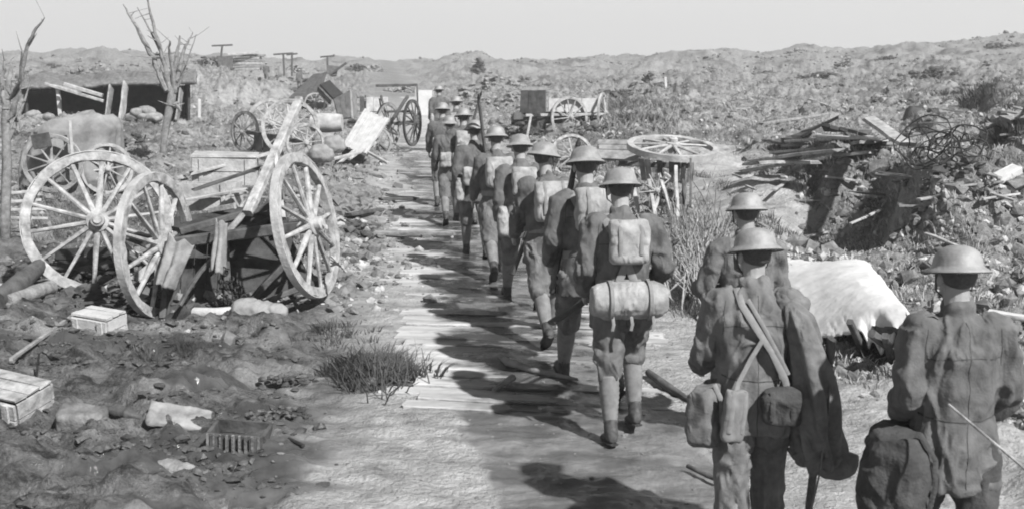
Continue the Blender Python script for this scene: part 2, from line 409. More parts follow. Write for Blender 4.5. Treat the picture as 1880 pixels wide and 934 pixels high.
# ---------------------------------------------------------------- ground sheet
def ground_material():
    m = bpy.data.materials.new('churned_ground'); m.use_nodes = True; nt = m.node_tree; N = nt.nodes; L = nt.links
    b = N['Principled BSDF']
    tc = N.new('ShaderNodeTexCoord')
    def noise(scale, det=6, rough=.65, st=None):
        n = N.new('ShaderNodeTexNoise'); n.inputs['Scale'].default_value = scale; n.inputs['Detail'].default_value = det; n.inputs['Roughness'].default_value = rough
        if st:
            q = N.new('ShaderNodeMapping'); q.inputs['Scale'].default_value = st; L.new(tc.outputs['Object'], q.inputs[0]); L.new(q.outputs[0], n.inputs['Vector'])
        else: L.new(tc.outputs['Object'], n.inputs['Vector'])
        return n
    def ramp(src, p0, c0, p1, c1):
        r = N.new('ShaderNodeValToRGB'); L.new(src, r.inputs[0])
        r.color_ramp.elements[0].position = p0; r.color_ramp.elements[0].color = (c0,)*3+(1,)
        r.color_ramp.elements[1].position = p1; r.color_ramp.elements[1].color = (c1,)*3+(1,)
        return r
    def attr(n):
        a = N.new('ShaderNodeAttribute'); a.attribute_name = n; return a.outputs['Fac']
    def mix(f, a, c):
        x = N.new('ShaderNodeMix'); x.data_type = 'RGBA'; L.new(f, x.inputs[0]); L.new(a, x.inputs[6]); L.new(c, x.inputs[7]); return x.outputs[2]
    def math_(op, a, v):
        x = N.new('ShaderNodeMath'); x.operation = op; L.new(a, x.inputs[0])
        if isinstance(v, (int, float)): x.inputs[1].default_value = v
        else: L.new(v, x.inputs[1])
        return x.outputs[0]
    earth = ramp(noise(2.3, 8, .75).outputs[0], .33, .10, .66, .34)
    speck = ramp(noise(9, 9, .85).outputs[0], .38, .07, .62, .42)
    mud = ramp(noise(2.2, 11, .8, (1, 2.0, 1)).outputs[0], .37, .20, .62, .50)
    grassy = ramp(noise(5.5, 7, .8, (1, 1.3, 1)).outputs[0], .36, .09, .62, .34)
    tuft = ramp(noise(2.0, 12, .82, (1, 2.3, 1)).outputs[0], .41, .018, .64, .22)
    x1 = N.new('ShaderNodeMix'); x1.data_type = 'RGBA'; x1.inputs[0].default_value = .5; L.new(earth.outputs[0], x1.inputs[6]); L.new(speck.outputs[0], x1.inputs[7])
    c = mix(attr('field'), x1.outputs[2], grassy.outputs[0])
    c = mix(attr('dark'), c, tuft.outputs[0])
    c = mix(attr('pale'), c, mud.outputs[0])
    wetc = ramp(noise(2.5, 5, .6, (1, 2.2, 1)).outputs[0], .35, .022, .7, .075)
    c = mix(attr('wet'), c, wetc.outputs[0])
    L.new(c, b.inputs['Base Color'])
    sheen = ramp(noise(1.7, 6, .7, (1, 2.0, 1)).outputs[0], .42, .28, .58, .9)
    near_ = N.new('ShaderNodeMix'); L.new(attr('field'), near_.inputs[0]); L.new(sheen.outputs[0], near_.inputs[2]); near_.inputs[3].default_value = .93
    rr = N.new('ShaderNodeMix'); wm = math_('MULTIPLY', attr('wet'), 1.5); N.active = None; wm.node.use_clamp = True; L.new(wm, rr.inputs[0]); L.new(near_.outputs[0], rr.inputs[2]); rr.inputs[3].default_value = .10
    L.new(rr.outputs[0], b.inputs['Roughness']); b.inputs['Specular IOR Level'].default_value = .25
    n3 = noise(28, 6, .7); n4 = noise(7, 5, .6)
    ad = math_('ADD', n3.outputs[0], math_('MULTIPLY', n4.outputs[0], 1.5))
    inv = N.new('ShaderNodeMapRange'); L.new(attr('wet'), inv.inputs[0]); inv.inputs[3].default_value = 1.0; inv.inputs[4].default_value = .03
    bp = N.new('ShaderNodeBump'); bp.inputs['Distance'].default_value = .04; L.new(inv.outputs[0], bp.inputs['Strength']); L.new(ad, bp.inputs['Height'])
    L.new(bp.outputs[0], b.inputs['Normal'])
    return m
M_GROUND = ground_material()
a_in = np.linspace(-rad(29), rad(29), 1000)
a_r = np.linspace(rad(29), rad(331), 120)[1:-1]
AZ = np.concatenate([a_in, a_r])
RR = np.concatenate([np.linspace(.6, 3.8, 12, endpoint=False), np.exp(np.linspace(math.log(3.8), math.log(60), 760, endpoint=False)), np.exp(np.linspace(math.log(60), math.log(250), 150, endpoint=False)), np.exp(np.linspace(math.log(250), math.log(460), 20))])
A2, R2 = np.meshgrid(AZ, RR)
GX, GY = R2*np.sin(A2), R2*np.cos(A2)
GZ = height(GX, GY)
wet_u = GX - road_c(GY)
def wetness(x, y):
    u = x - road_c(y)
    c = -.08 + .12*np.sin(y*1.3)                      # the trodden wet track runs right of the middle, where the column walks
    w = 0.72 + 0*y
    m = 1 - sm(np.abs(u-c)/w, .55, 1.25)
    n = fbm(x/0.9, y/0.5, 4, 141) + .25*fbm(x/.2, y/.1, 3, 145)
    a = m*1.7 - .20 + n*1.5
    a = sm(a, .15, .75)*(1-sm(y, 24, 40)*.8)
    a = a*(.72 + .28*sm(fbm(x/.4, y/.16, 4, 147), -.25, .2))*(.85 + .15*sm(y, 7.5, 9.5))
    return a*sm(m, 0, .2)
wet = wetness(GX, GY)
lu = -wet_u
n_p = fbm(GX/1.1, GY/1.1, 4, 171)
wetl = sm(fbm(GX/1.6, GY/.7, 4, 151)*1.3 + .12*(1-sm(GY, 8, 12)), .22, .5)*sm(lu, 1.2, 2.0)*(1-sm(GY, 12, 16))*.85
pale = (1 - sm(np.abs(wet_u) + .8*n_p, 1.2, 2.2))*(1-sm(GY, 50, 66))
pale = np.maximum(pale, (1-sm(GY, 7.6, 9.2))*(1-sm(lu + .9*n_p, 1.5, 2.1))*(1-sm(wet_u, 6, 8)))
pale = np.maximum(pale, sm(wet_u, -1, 1)*(1-sm(wet_u + 1.4*n_p, 2.2, 3.4))*(1-sm(GY, 17, 24)))
pale = np.maximum(pale, sm(fbm(GX/1.8, GY/1.8, 5, 173, .65), .12, .4)*.6*sm(GY, 18, 30)*(1-.5*sm(GY, 60, 120)))
trk = track(GX, GY); pale = np.maximum(pale, trk)
field = sm(GY, 16, 26)
dark = sm(lu + .7*n_p, 1.5, 2.3)*(1-sm(GY, 16, 22))*.97*sm(fbm(GX/.9, GY/.6, 4, 181), -.5, -.05)
dark = np.maximum(dark, sm(fbm(GX/3.0, GY/3.0, 5, 191), .18, .42)*sm(np.abs(wet_u), 2.5, 5)*.8)
dark = np.maximum(dark, .95*np.exp(-(((GX+3.6)/1.9)**2 + ((GY-11.6)/.9)**2)**1.5))  # shade beneath the wagon, put into the mud colour
dark = np.maximum(dark, sm(wet_u, 2.6, 3.4)*(1-sm(GY, 16, 20))*.55*sm(fbm(GX/.7, GY/.7, 4, 195), -.2, .3))
nr, nc = GX.shape
V = np.stack([GX.ravel(), GY.ravel(), GZ.ravel()], 1)
idx = np.arange(nr*nc).reshape(nr, nc)
nxt = np.roll(idx, -1, 1)
Fq = np.stack([idx[:-1].ravel(), nxt[:-1].ravel(), nxt[1:].ravel(), idx[1:].ravel()], 1)[:, ::-1]
ground = np_mesh('ground', V, Fq, M_GROUND, True)
tag(ground, kind='structure')
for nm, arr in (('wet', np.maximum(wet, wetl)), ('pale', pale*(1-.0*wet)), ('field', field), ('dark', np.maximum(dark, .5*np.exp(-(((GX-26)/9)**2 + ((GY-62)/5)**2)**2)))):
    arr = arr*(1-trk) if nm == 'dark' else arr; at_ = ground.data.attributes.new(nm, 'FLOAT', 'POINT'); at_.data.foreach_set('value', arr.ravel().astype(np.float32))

# ---------------------------------------------------------------- corduroy plank road
def road():
    m = M_ROADW
    mb = MB(); y = 7.95; k = 0
    r_ = random.Random(3)
    while y < 62:
        w = r_.uniform(.15, .24) if y < 30 else r_.uniform(.25, .4)
        xc = road_c(y); sk_ = -.118 + r_.uniform(-.02, .02)
        l = xc - ROAD_HW + r_.uniform(-.09, .09); r = xc + ROAD_HW + r_.uniform(-.1, .1)
        if r_.random() < .12: l -= r_.uniform(.05, .35)
        z0 = gz(xc, y) - .012 + r_.uniform(-.006, .010) + (.022 if y < 8.5 else 0)
        # boards rest on the ground across the road's own slope, square to its line
        p0 = Vector((l, y + .118*ROAD_HW*.9, z0)); p1 = Vector((r, y - .118*ROAD_HW*.9, z0 + r_.uniform(-.012, .006) - .05*max(0, 1-(y-7.9)/2.4)))
        mb.beam(p0, p1, w*.96, .055, n=6, jit=.004, rag=.02)
        y += w*r_.choice([1.0, 1.0, 1.02, 1.05, 1.18 if y < 30 else 1.02]); k += 1
    o = mb.build('plank_road', m, smooth=True, ang=rad(30)); tag(o, kind='structure')
def road_material():
    m = mat('muddy_road_planks', .42, .75, .25, 2.0, .6, 26, stretch=(.6, 2.2, 2.2), dark=.24)
    nt = m.node_tree; N = nt.nodes; L = nt.links; b = N['Principled BSDF']
    ra = [n for n in N if n.type == 'VALTORGB'][0]
    # wet track along the line of march (same place as on the ground sheet)
    g = N.new('ShaderNodeNewGeometry'); sx = N.new('ShaderNodeSeparateXYZ'); L.new(g.outputs['Position'], sx.inputs[0])
    def mt(op, a, v, c=None):
        x = N.new('ShaderNodeMath'); x.operation = op
        for i, q in enumerate((a, v)):
            if isinstance(q, (int, float)): x.inputs[i].default_value = q
            else: L.new(q, x.inputs[i])
        if op == 'MULTIPLY_ADD': x.inputs[2].default_value = c
        return x.outputs[0]
    rc = mt('MULTIPLY_ADD', sx.outputs[1], -.118, .46 + .118*8)
    u = mt('SUBTRACT', sx.outputs[0], rc)
    d = mt('ABSOLUTE', mt('SUBTRACT', u, -.08), 0)
    mr = N.new('ShaderNodeMapRange'); L.new(d, mr.inputs[0]); mr.inputs[1].default_value = .35; mr.inputs[2].default_value = 1.0; mr.inputs[3].default_value = 1.05; mr.inputs[4].default_value = -.35
    n = N.new('ShaderNodeTexNoise'); mpn = N.new('ShaderNodeMapping'); mpn.inputs['Scale'].default_value = (1.2, 2.6, 1); L.new(g.outputs['Position'], mpn.inputs[0]); L.new(mpn.outputs[0], n.inputs['Vector'])
    n.inputs['Scale'].default_value = 1.1; n.inputs['Detail'].default_value = 5; n.inputs['Roughness'].default_value = .6
    nn = mt('MULTIPLY_ADD', n.outputs[0], 5.0, -2.6)
    s = N.new('ShaderNodeMath'); s.operation = 'ADD'; s.use_clamp = True; L.new(mr.outputs[0], s.inputs[0]); L.new(nn, s.inputs[1])
    fy = N.new('ShaderNodeMapRange'); L.new(sx.outputs[1], fy.inputs[0]); fy.inputs[1].default_value = 17; fy.inputs[2].default_value = 32; fy.inputs[3].default_value = 1; fy.inputs[4].default_value = .1
    wt = mt('MULTIPLY', s.outputs[0], fy.outputs[0])
    mx = N.new('ShaderNodeMix'); mx.data_type = 'RGBA'; L.new(wt, mx.inputs[0]); L.new(ra.outputs[0], mx.inputs[6]); mx.inputs[7].default_value = (.04, .04, .04, 1)
    L.new(mx.outputs[2], b.inputs['Base Color'])
    rr = N.new('ShaderNodeMapRange'); L.new(wt, rr.inputs[0]); rr.inputs[3].default_value = .88; rr.inputs[4].default_value = .12; L.new(rr.outputs[0], b.inputs['Roughness'])
    return m
M_ROADW = road_material()
road()

# ---------------------------------------------------------------- clods, stones and grass nobody could count
def scatter_mesh(name, tv, tf, pos, scl, rot, m, nrm_tilt=0.25, label=None, cat=None, zs=None, smooth=False):
    n = len(pos); k = len(tv)
    c, s = np.cos(rot), np.sin(rot)
    tilt = rng.normal(0, nrm_tilt, (n, 2))
    v = tv[None]*scl[:, None, :]
    x = v[..., 0]*c[:, None] - v[..., 1]*s[:, None]; y = v[..., 0]*s[:, None] + v[..., 1]*c[:, None]; z = v[..., 2]
    x2 = x + z*tilt[:, :1]; y2 = y + z*tilt[:, 1:]
    Vv = np.stack([x2, y2, z], -1) + pos[:, None, :]
    Ff = tf[None] + (np.arange(n)*k)[:, None, None]
    o = np_mesh(name, Vv.reshape(-1, 3), Ff.reshape(-1, tf.shape[1]), m, smooth)
    return tag(o, label, cat, kind='stuff')
def ico(sub=1):
    bm = bmesh.new(); bmesh.ops.create_icosphere(bm, subdivisions=sub, radius=1.0)
    v = np.array([p.co for p in bm.verts]); f = np.array([[q.index for q in t.verts] for t in bm.faces]); bm.free()
    return v, f
def sample(n, fn_density, y0, y1, a0=-27, a1=27, k=6):
    """positions with probability ~ fn_density(x,y,u), even in picture-independent polar steps"""
    r = np.exp(rng.uniform(math.log(y0), math.log(y1), n*k)); a = np.radians(rng.uniform(a0, a1, n*k))
    x, y = r*np.sin(a), r*np.cos(a)
    d = fn_density(x, y, x-road_c(y)); keep = rng.random(n*k) < d
    x, y = x[keep][:n], y[keep][:n]
    return np.stack([x, y, height(x, y)], 1)
iv, iff = ico(1)
iv2 = iv + rng.normal(0, .16, iv.shape); iv3 = iv + rng.normal(0, .22, iv.shape)
def d_right(x, y, u): 
    return (1-track(x, y)*.97)*np.clip(sm(u, 1.9, 3.2)*(0.25 + 1.2*np.maximum(fbm(x/1.3, y/1.3, 3, 201), 0)), 0, 1)*(1-sm(y, 30, 70)*.6)
def d_left(x, y, u):
    e = np.exp(-((u+2.2)/.75)**2)*sm(y, 10.5, 13)            # heaped spoil along the road's left edge
    return np.clip(e + sm(-u, 2.2, 3.0)*sm(y, 9.5, 13)*(.15+np.maximum(fbm(x/1.2, y/1.2, 3, 207), 0)) , 0, 1)
def clods(fn, n, y0, y1, tv, smin, smax, m, name='clods', flat=.6, sink=.3):
    p = sample(n, fn, y0, y1); k = len(p)
    s = smin*(smax/smin)**(rng.random(k)**2.2); s = s*(1+.012*np.maximum(p[:, 1]-15, 0))
    sc = np.stack([s*rng.uniform(.7, 1.4, k), s*rng.uniform(.6, 1.2, k), s*rng.uniform(.4, .9, k)*flat/.6], 1)
    p[:, 2] += sc[:, 2]*(1-2*sink)*.5
    return scatter_mesh(name, tv, iff, p, sc, rng.uniform(0, 6.28, k), m)
clods(d_right, 15000, 8.5, 75, iv2, .012, .085, M_CLOD, 'clods', .8)
clods(d_right, 13000, 8.5, 75, iv3, .010, .06, M_CLODL, 'clods', .9)
clods(lambda x, y, u: sm(np.abs(u), 2, 6)*np.clip(.1+fbm(x/8, y/8, 3, 219)*2, 0, 1), 5000, 50, 170, iv3, .03, .11, M_CLOD, 'far_clods', .6)
clods(d_right, 500, 10, 75, iv3, .07, .16, M_CLOD, 'clods', .8)
M_WETCLOD = mat('wet_clods', .07, .5, .6, 9, .6, 40)
clods(d_left, 7000, 8.5, 60, iv3, .014, .09, M_CLOD, 'clods', .8)
clods(d_left, 5000, 8.5, 60, iv2, .01, .06, M_CLODL, 'clods', .8)
clods(lambda x, y, u: sm(-u, 1.6, 3)*(1-sm(y, 10, 13))*.9*np.clip(.2+fbm(x/.6, y/.5, 3, 209)*2, 0, 1), 6000, 5, 13, iv3, .008, .05, M_WETCLOD, 'mud_lumps', .5, .35)
clods(lambda x, y, u: (1-sm(np.abs(u), 1.8, 3.2))*.4, 900, 5, 30, iv2, .006, .022, M_CLOD, 'mud_crumbs', .4)
def grass_t(nb, h, w, spread, bend, seed=1):
    r = random.Random(seed); vs = []; fs = []
    for i in range(nb):
        a = r.uniform(0, 6.28); rr_ = r.uniform(0, spread); x, y = rr_*math.cos(a), rr_*math.sin(a); hh = h*r.uniform(.5, 1.1)
        b = a + r.uniform(-.8, .8); dx, dy = math.cos(b)*bend*hh*r.uniform(.2, 1), math.sin(b)*bend*hh*r.uniform(.2, 1)
        px_, py_ = -math.sin(b+.9)*w, math.cos(b+.9)*w; o = len(vs)
        vs += [(x-px_, y-py_, -.03), (x+px_, y+py_, -.03), (x+dx*.35+px_*.7, y+dy*.35+py_*.7, hh*.6), (x+dx*.35-px_*.7, y+dy*.35-py_*.7, hh*.6), (x+dx, y+dy, hh*.95)]
        fs += [(o, o+1, o+2), (o, o+2, o+3), (o+3, o+2, o+4)]
    return np.array(vs), np.array(fs)
def grass(fn, n, y0, y1, t, smin, smax, m, name='grass'):
    p = sample(n, fn, y0, y1); k = len(p); s = rng.uniform(smin, smax, k)*(1+.01*np.maximum(p[:, 1]-20, 0))
    return scatter_mesh(name, t[0], t[1], p, np.stack([s, s, s*rng.uniform(.6, 1.2, k)], 1), rng.uniform(0, 6.28, k), m, .15)
g4 = grass_t(9, .09, .006, .12, 1.6, 7)
M_STUB = mat('pale_stubble', .36, .9, .5, 3, .0)
g1 = grass_t(14, .22, .007, .13, .8, 1); g2 = grass_t(16, .15, .009, .16, 1.1, 2)
grass(lambda x, y, u: (1-track(x, y))*np.clip(sm(u, 2.0, 3.2)*(.25+np.maximum(fbm(x/.9, y/.9, 3, 223), 0)*1.5), 0, 1), 9000, 8.8, 45, g4, .5, 1.2, M_STUB, 'stubble')
grass(lambda x, y, u: (1-track(x, y))*np.clip(sm(u, 2.2, 4)*sm(fbm(x/2, y/2, 3, 211), -.2, .35)*.9, 0, 1)*sm(y, 13, 18), 9000, 12, 85, g2, .4, .8, M_GRASS)
grass(lambda x, y, u: sm(-u, 1.9, 2.6)*sm(fbm(x/1.6, y/1.6, 3, 213), -.1, .35)*sm(y, 12.5, 15), 3800, 12, 70, g2, .4, .8, M_GRASS)
grass(lambda x, y, u: sm(fbm(x/1.5, y/1.5, 3, 217), .1, .45)*sm(np.abs(u), 2.4, 3.4)*sm(y, 12, 15), 2600, 11.5, 60, g1, .4, .8, M_WEED, 'dark_grass')
def patch(px0, px1, py0, py1, n, t, s0, s1, m, name='weeds', sig=.5):
    P = []
    for i in range(n):
        px = random.gauss((px0+px1)/2, (px1-px0)*.26); py = random.gauss((py0+py1)/2, (py1-py0)*.26)
        g = G(px, py); P.append((g.x, g.y, float(height(np.array([g.x]), np.array([g.y]))[0])))
    P = np.array(P); k = len(P); s = rng.uniform(s0, s1, k)
    return scatter_mesh(name, t[0], t[1], P, np.stack([s, s, s], 1), rng.uniform(0, 6.28, k), m, .2)
g3 = grass_t(34, .20, .004, .16, 1.3, 5)
patch(615, 755, 665, 712, 90, g3, .4, 1.0, M_WEED)
patch(620, 750, 665, 712, 60, g2, .5, 1.1, M_WEED)
patch(310, 390, 635, 655, 36, g3, .22, .45, M_WEED)
patch(220, 320, 645, 665, 24, g2, .3, .5, M_WEED)
patch(1690, 1880, 165, 195, 90, g2, .8, 1.8, M_WEED)
patch(1820, 1900, 230, 255, 50, g2, .8, 1.5, M_WEED)
patch(1220, 1330, 440, 550, 60, g3, .3, .6, M_GRASS)
patch(1215, 1320, 460, 545, 70, g3, .4, .7, M_WEED)
patch(1240, 1300, 520, 580, 90, g3, .5, .8, M_WEED)
patch(1560, 1720, 600, 690, 120, g2, .6, 1.1, M_WEED)
patch(1060, 1240, 180, 250, 260, g2, 1.2, 2.2, M_GRASS)
patch(60, 240, 330, 400, 90, g3, .4, .7, M_GRASS)
patch(560, 660, 590, 640, 40, g2, .3, .6, M_WEED)

# ================================================================ soldiers
def axisM0(c, ax):
    q = Vector(ax).to_track_quat('Z', 'Y'); return Matrix.Translation(c) @ q.to_matrix().to_4x4()
def soldier(label, px, ytop, pose, kit, *args, tro=None, **kw):
    return soldier_(label, px, ytop, pose, kit, *args, tro=tro, **kw)
def soldier_(label, px, ytop, pose, kit, voxs=.014, yaw=0.118, scale=1.0, seed=0, group='soldiers marching in file along the plank road', yb=None, helm=None, tun=None, zoff=0.0, Y=None, headyaw=0.0, headtilt=0.0, helmtilt=0.0, tro=None):
    """pose: dict la, lb, ra, rb = thigh swing / knee bend of left and right leg (radians), lean, arms=(swing, abduct, elbow) L and R"""
    near = voxs < .016
    P = dict(la=.3, lb=.15, ra=-.25, rb=.3, lean=.08, L=(-.15, .12, .5), R=(.15, .12, .5), drop=0.0); P.update(pose)
    # ---- skeleton
    def leg(sd_, a, b):
        hip = Vector((sd_*.095, 0, 0)); knee = hip + Vector((sd_*.012, .43*math.sin(a), -.43*math.cos(a)))
        ank = knee + Vector((0, .42*math.sin(a-b), -.42*math.cos(a-b)))
        foot = (a-b)*.75 + P.get('toe', 0)
        if b > .75: foot = (a-b)*.9
        return hip, knee, ank, foot
    LL = leg(-1, P['la'], P['lb']); RL = leg(1, P['ra'], P['rb'])
    def low(l):
        a, ft = l[2], l[3]
        heel = a + R(ft, 'X').to_3x3() @ Vector((0, -.06, -.09)); toe = a + R(ft, 'X').to_3x3() @ Vector((0, .17, -.09))
        return min(heel.z, toe.z)
    hz = -min(low(LL), low(RL)) - .012
    up = Vector((0, 0, hz))
    LL = tuple(q + up for q in LL[:3]) + (LL[3],); RL = tuple(q + up for q in RL[:3]) + (RL[3],)
    le = P['lean']
    Rl = R(-le, 'X')
    SP = lambda s: Matrix.Translation(Vector((0, 0, hz)) + (Vector((0, math.sin(le)*s, math.cos(le)*s)) if s > 0 else Vector((0, 0, s)))) @ (Rl if s > 0 else I4)
    def sp(s, x=0, y=0, z=0): return SP(s) @ Vector((x, y, z))
    def arm(sd_, sw, ab, el, inw=.25):
        sh = sp(.475, sd_*.185, -.005, 0)
        d = Vector((sd_*math.sin(ab), math.sin(sw)*math.cos(ab), -math.cos(sw)*math.cos(ab))).normalized()
        e = sh + d*.29
        # forearm: rotate forward by the elbow angle, turned slightly inwards
        fd = Vector((-sd_*inw*math.sin(el) + sd_*math.sin(ab)*math.cos(el), math.sin(sw+el), -math.cos(sw+el))).normalized()
        w = e + fd*.26
        return sh, e, w, fd
    LA = arm(-1, *P['L']); RA = arm(1, *P['R'])
    neck0, neck1 = sp(.50, 0, -.005), sp(.61, 0, .02)
    Hm = Matrix.Translation(sp(.70, 0, .035)) @ R(-le*.3 + headtilt, 'X') @ R(headyaw, 'Z')
    top = (Hm @ Vector((0, 0, .155))).z
    if yb:
        Y = G(px, yb).y; scale = min(1.12, max(.88, (at(px, ytop, Y).z - gz(at(px, ytop, Y).x, Y))/top))
    # ---- place in the scene: find the distance where the helmet top falls on its photo row
    if Y is None:
        want = top*scale
        for k in range(400):
            Y = 3.6 + k*.06*(1+k*.012)
            p = at(px, ytop, Y)
            if p.z - gz(p.x, Y) <= want: break
    p = at(px, ytop, Y); g = gz(p.x, Y)
    loc = Vector((p.x, Y, g + zoff))
    root = empty('person', loc, label, 'person', group, (0, 0, yaw)); root.scale = (scale,)*3
    # ---- body: one continuous skin surface
    b = MB()
    def ringz(s, rx, ry, y=0): M = SP(s); return (M @ Vector((0, y, 0)), M.to_3x3() @ Vector((rx, 0, 0)), M.to_3x3() @ Vector((0, ry, 0)))
    b.loft([ringz(-.10, .13, .09), ringz(0, .155, .11), ringz(.10, .135, .095), ringz(.25, .15, .10), ringz(.40, .165, .10), ringz(.49, .13, .08), ringz(.53, .06, .055)])
    b.tube([neck0, neck1, Hm @ Vector((0, -.01, .0))], [.062, .056, .055], 12)
    b.ball((0, -.005, .045), (.077, .098, .100), Hm); b.ball((0, .03, -.035), (.058, .068, .075), Hm)     # skull, jaw
    b.ball((0, .082, -.095), (.024, .02, .02), Hm)                                                     # chin
    b.tube([Hm @ Vector((0, .092, .03)), Hm @ Vector((0, .118, -.015))], [.009, .015], 8)                # nose
    b.ball((0, .088, -.055), (.026, .014, .008), Hm); b.ball((0, .086, .045), (.05, .015, .010), Hm)     # lips, brow
    for s_ in (-1, 1): b.ball((s_*.079, -.005, .005), (.012, .022, .034), Hm)
    for l in (LL, RL):
        b.tube([l[0], l[0].lerp(l[1], .5), l[1], l[1].lerp(l[2], .35), l[2]], [.088, .078, .056, .058, .038], 12)
        Mf = Matrix.Translation(l[2]) @ R(l[3], 'X'); b.tube([Mf @ Vector((0, -.04, -.05)), Mf @ Vector((0, .07, -.065)), Mf @ Vector((0, .15, -.075))], [.034, .034, .024], 10)
    for sd_, a in ((-1, LA), (1, RA)):
        b.tube([a[0], a[0].lerp(a[1], .5), a[1], a[1].lerp(a[2], .4), a[2]], [.056, .05, .042, .040, .028], 10)
        # hand: palm, four curled fingers, thumb from the side of the palm
        fd = a[3]; side = Vector((-sd_, 0, 0)); side = (side - fd*side.dot(fd)).normalized(); nn = fd.cross(side)*sd_
        w = a[2]; pc = w + fd*.05
        b.loft([(w + fd*.005, nn*.026, side*.018), (pc, nn*.042, side*.016), (w + fd*.095, nn*.042, side*.013)], 12)
        for i, ln in enumerate((.066, .076, .07, .055)):
            o = w + fd*.088 + nn*(.031 - i*.0205)
            p1 = o + fd*ln*.5 + side*.004; p2 = p1 + (fd*.6 + side*.8).normalized()*ln*.36; p3 = p2 + (side - fd*.15).normalized()*ln*.26
            b.tube([o - fd*.02, o, p1, p2, p3], [.009, .0095, .009, .0085, .007], 7)
        o = w + fd*.03 + nn*.036; p1 = o + (fd*.7 + nn*.6 + side*.3).normalized()*.035; p2 = p1 + (fd*.8 + side*.6).normalized()*.03
        b.tube([o, p1, p2], [.012, .0105, .009], 7)
    me = voxel(b, min(voxs*.55, .009) if near else .011, 2)
    put('body', me, M_SKIN, root)
    # eyes, hair
    if near or headyaw:
        e = MB(); e.ball((0, 0, 0), (.012, .008, .007)); 
        for s_ in (-1, 1): ey = e.build('eye', M_HAIR, root, True); ey.location = Hm @ Vector((s_*.031, .083, .022))
    h = MB(); h.ball((0, -.018, .048), (.083, .096, .092), Hm); h.ball((0, -.045, .015), (.068, .062, .05), Hm)
    hm = voxel(h, .010, 2); put('hair', hm, M_HAIR, root)
    # ---- tunic
    t = MB()
    bulk = P.get('bulk', 1.0); hem = P.get('hem', -.19)
    t.loft([ringz(hem, .205*bulk, .15*bulk), ringz(hem+.08, .198*bulk, .15*bulk), ringz(-.02, .186*bulk, .145*bulk), ringz(.085, .164*bulk, .128*bulk), ringz(.16, .176*bulk, .136*bulk), ringz(.28, .188*bulk, .142*bulk), ringz(.38, .196*bulk, .135*bulk, -.01), ringz(.46, .180, .112, -.008), ringz(.505, .125, .088, -.005), ringz(.54, .082, .072)], 20, p=2.3)
    t.loft([ringz(.53, .074, .07, 0), ringz(.585, .068, .068, .012), ringz(.60, .062, .062, .015)], 14)
    for a in (LA, RA):
        t.tube([a[0] + Vector((0, 0, .012)), a[0].lerp(a[1], .35), a[0].lerp(a[1], .85), a[1], a[1].lerp(a[2], .2), a[1].lerp(a[2], .6), a[2] - a[3]*.01], [.082*bulk, .076*bulk, .068*bulk, .066*bulk, .066*bulk, .060*bulk, .046], 14)
        t.ball(tuple(a[0].lerp(sp(.43), .12)), (.088, .088, .08))
    me = voxel(t, voxs, 2, fold=.024 if near else .015, fscale=9.5, fstretch=(1.1, 1.1, .75), seed=seed)
    tu = put('tunic', me, tun or M_TUNIC, root)
    if voxs <= .012:
        from mathutils.bvhtree import BVHTree
        bv = BVHTree.FromPolygons([v.co.copy() for v in me.vertices], [tuple(p.vertices) for p in me.polygons])
        def line(pts, r=.0024):
            Q = []
            for x, z in pts:
                h_ = bv.ray_cast(Vector((x, -1.2, z)), Vector((0, 1, 0)))[0]
                if h_ is not None and h_.y < .12: Q.append(h_ + Vector((0, .0005, 0)))
            if len(Q) > 2: t_ = MB(); t_.tube(Q, r, 6); t_.build('seam', M_BLACK, tu, True)
        zz = lambda s_: sp(s_).z
        line([(.002*math.sin(k), zz(.53) + (zz(hem+.01)-zz(.53))*k/40) for k in range(41)])
        line([(-.17+.34*k/30, zz(.37) + .012*math.sin(PI*k/30)) for k in range(31)])
        line([(-.17+.34*k/30, zz(.10) - .006*math.sin(PI*k/30)) for k in range(31)], .0035)
        for s_ in (-1, 1): line([(s_*(.165 + .012*math.sin(k/9)), zz(.50) - .17*k/14) for k in range(15)])
        for a in (LA, RA):       # cuffs
            t_ = MB(); c_ = a[1].lerp(a[2], .80); M_ = axisM0(c_, a[3]); t_.lathe([(.058*bulk, -.035), (.064*bulk, -.03), (.062*bulk, .03), (.054*bulk, .034)], 16, M_, closed=True); t_.build('cuff', tun or M_TUNIC, tu, True)
        for s_ in (-1, 1):       # shoulder straps
            t_ = MB(); t_.tube([sp(.525, s_*.085, -.0), sp(.548, s_*.12, -.0), sp(.545, s_*.165, -.0), sp(.52, s_*.20, -.0)], .022, 8, flat=.3); t_.build('shoulder_strap', tun or M_TUNIC, tu, True)
    # ---- trousers
    t = MB()
    t.loft([ringz(-.13, .15, .115), ringz(-.02, .165, .125), ringz(.05, .155, .12), ringz(.11, .145, .11)], 16)
    for l in (LL, RL):
        c = l[0] + Vector((0, 0, -.02))
        t.tube([c, c.lerp(l[1], .3), c.lerp(l[1], .7), l[1], l[1].lerp(l[2], P.get('long', .16)), l[1].lerp(l[2], P.get('long', .16)+.09)], [.112, .108, .094, .085, .080, .062], 14)
    me = voxel(t, voxs, 3 if near else 2, fold=.024 if near else .015, fscale=10.5, fstretch=(1, 1, .8), seed=seed+5)
    put('trousers', me, tro or M_TROUS, root)
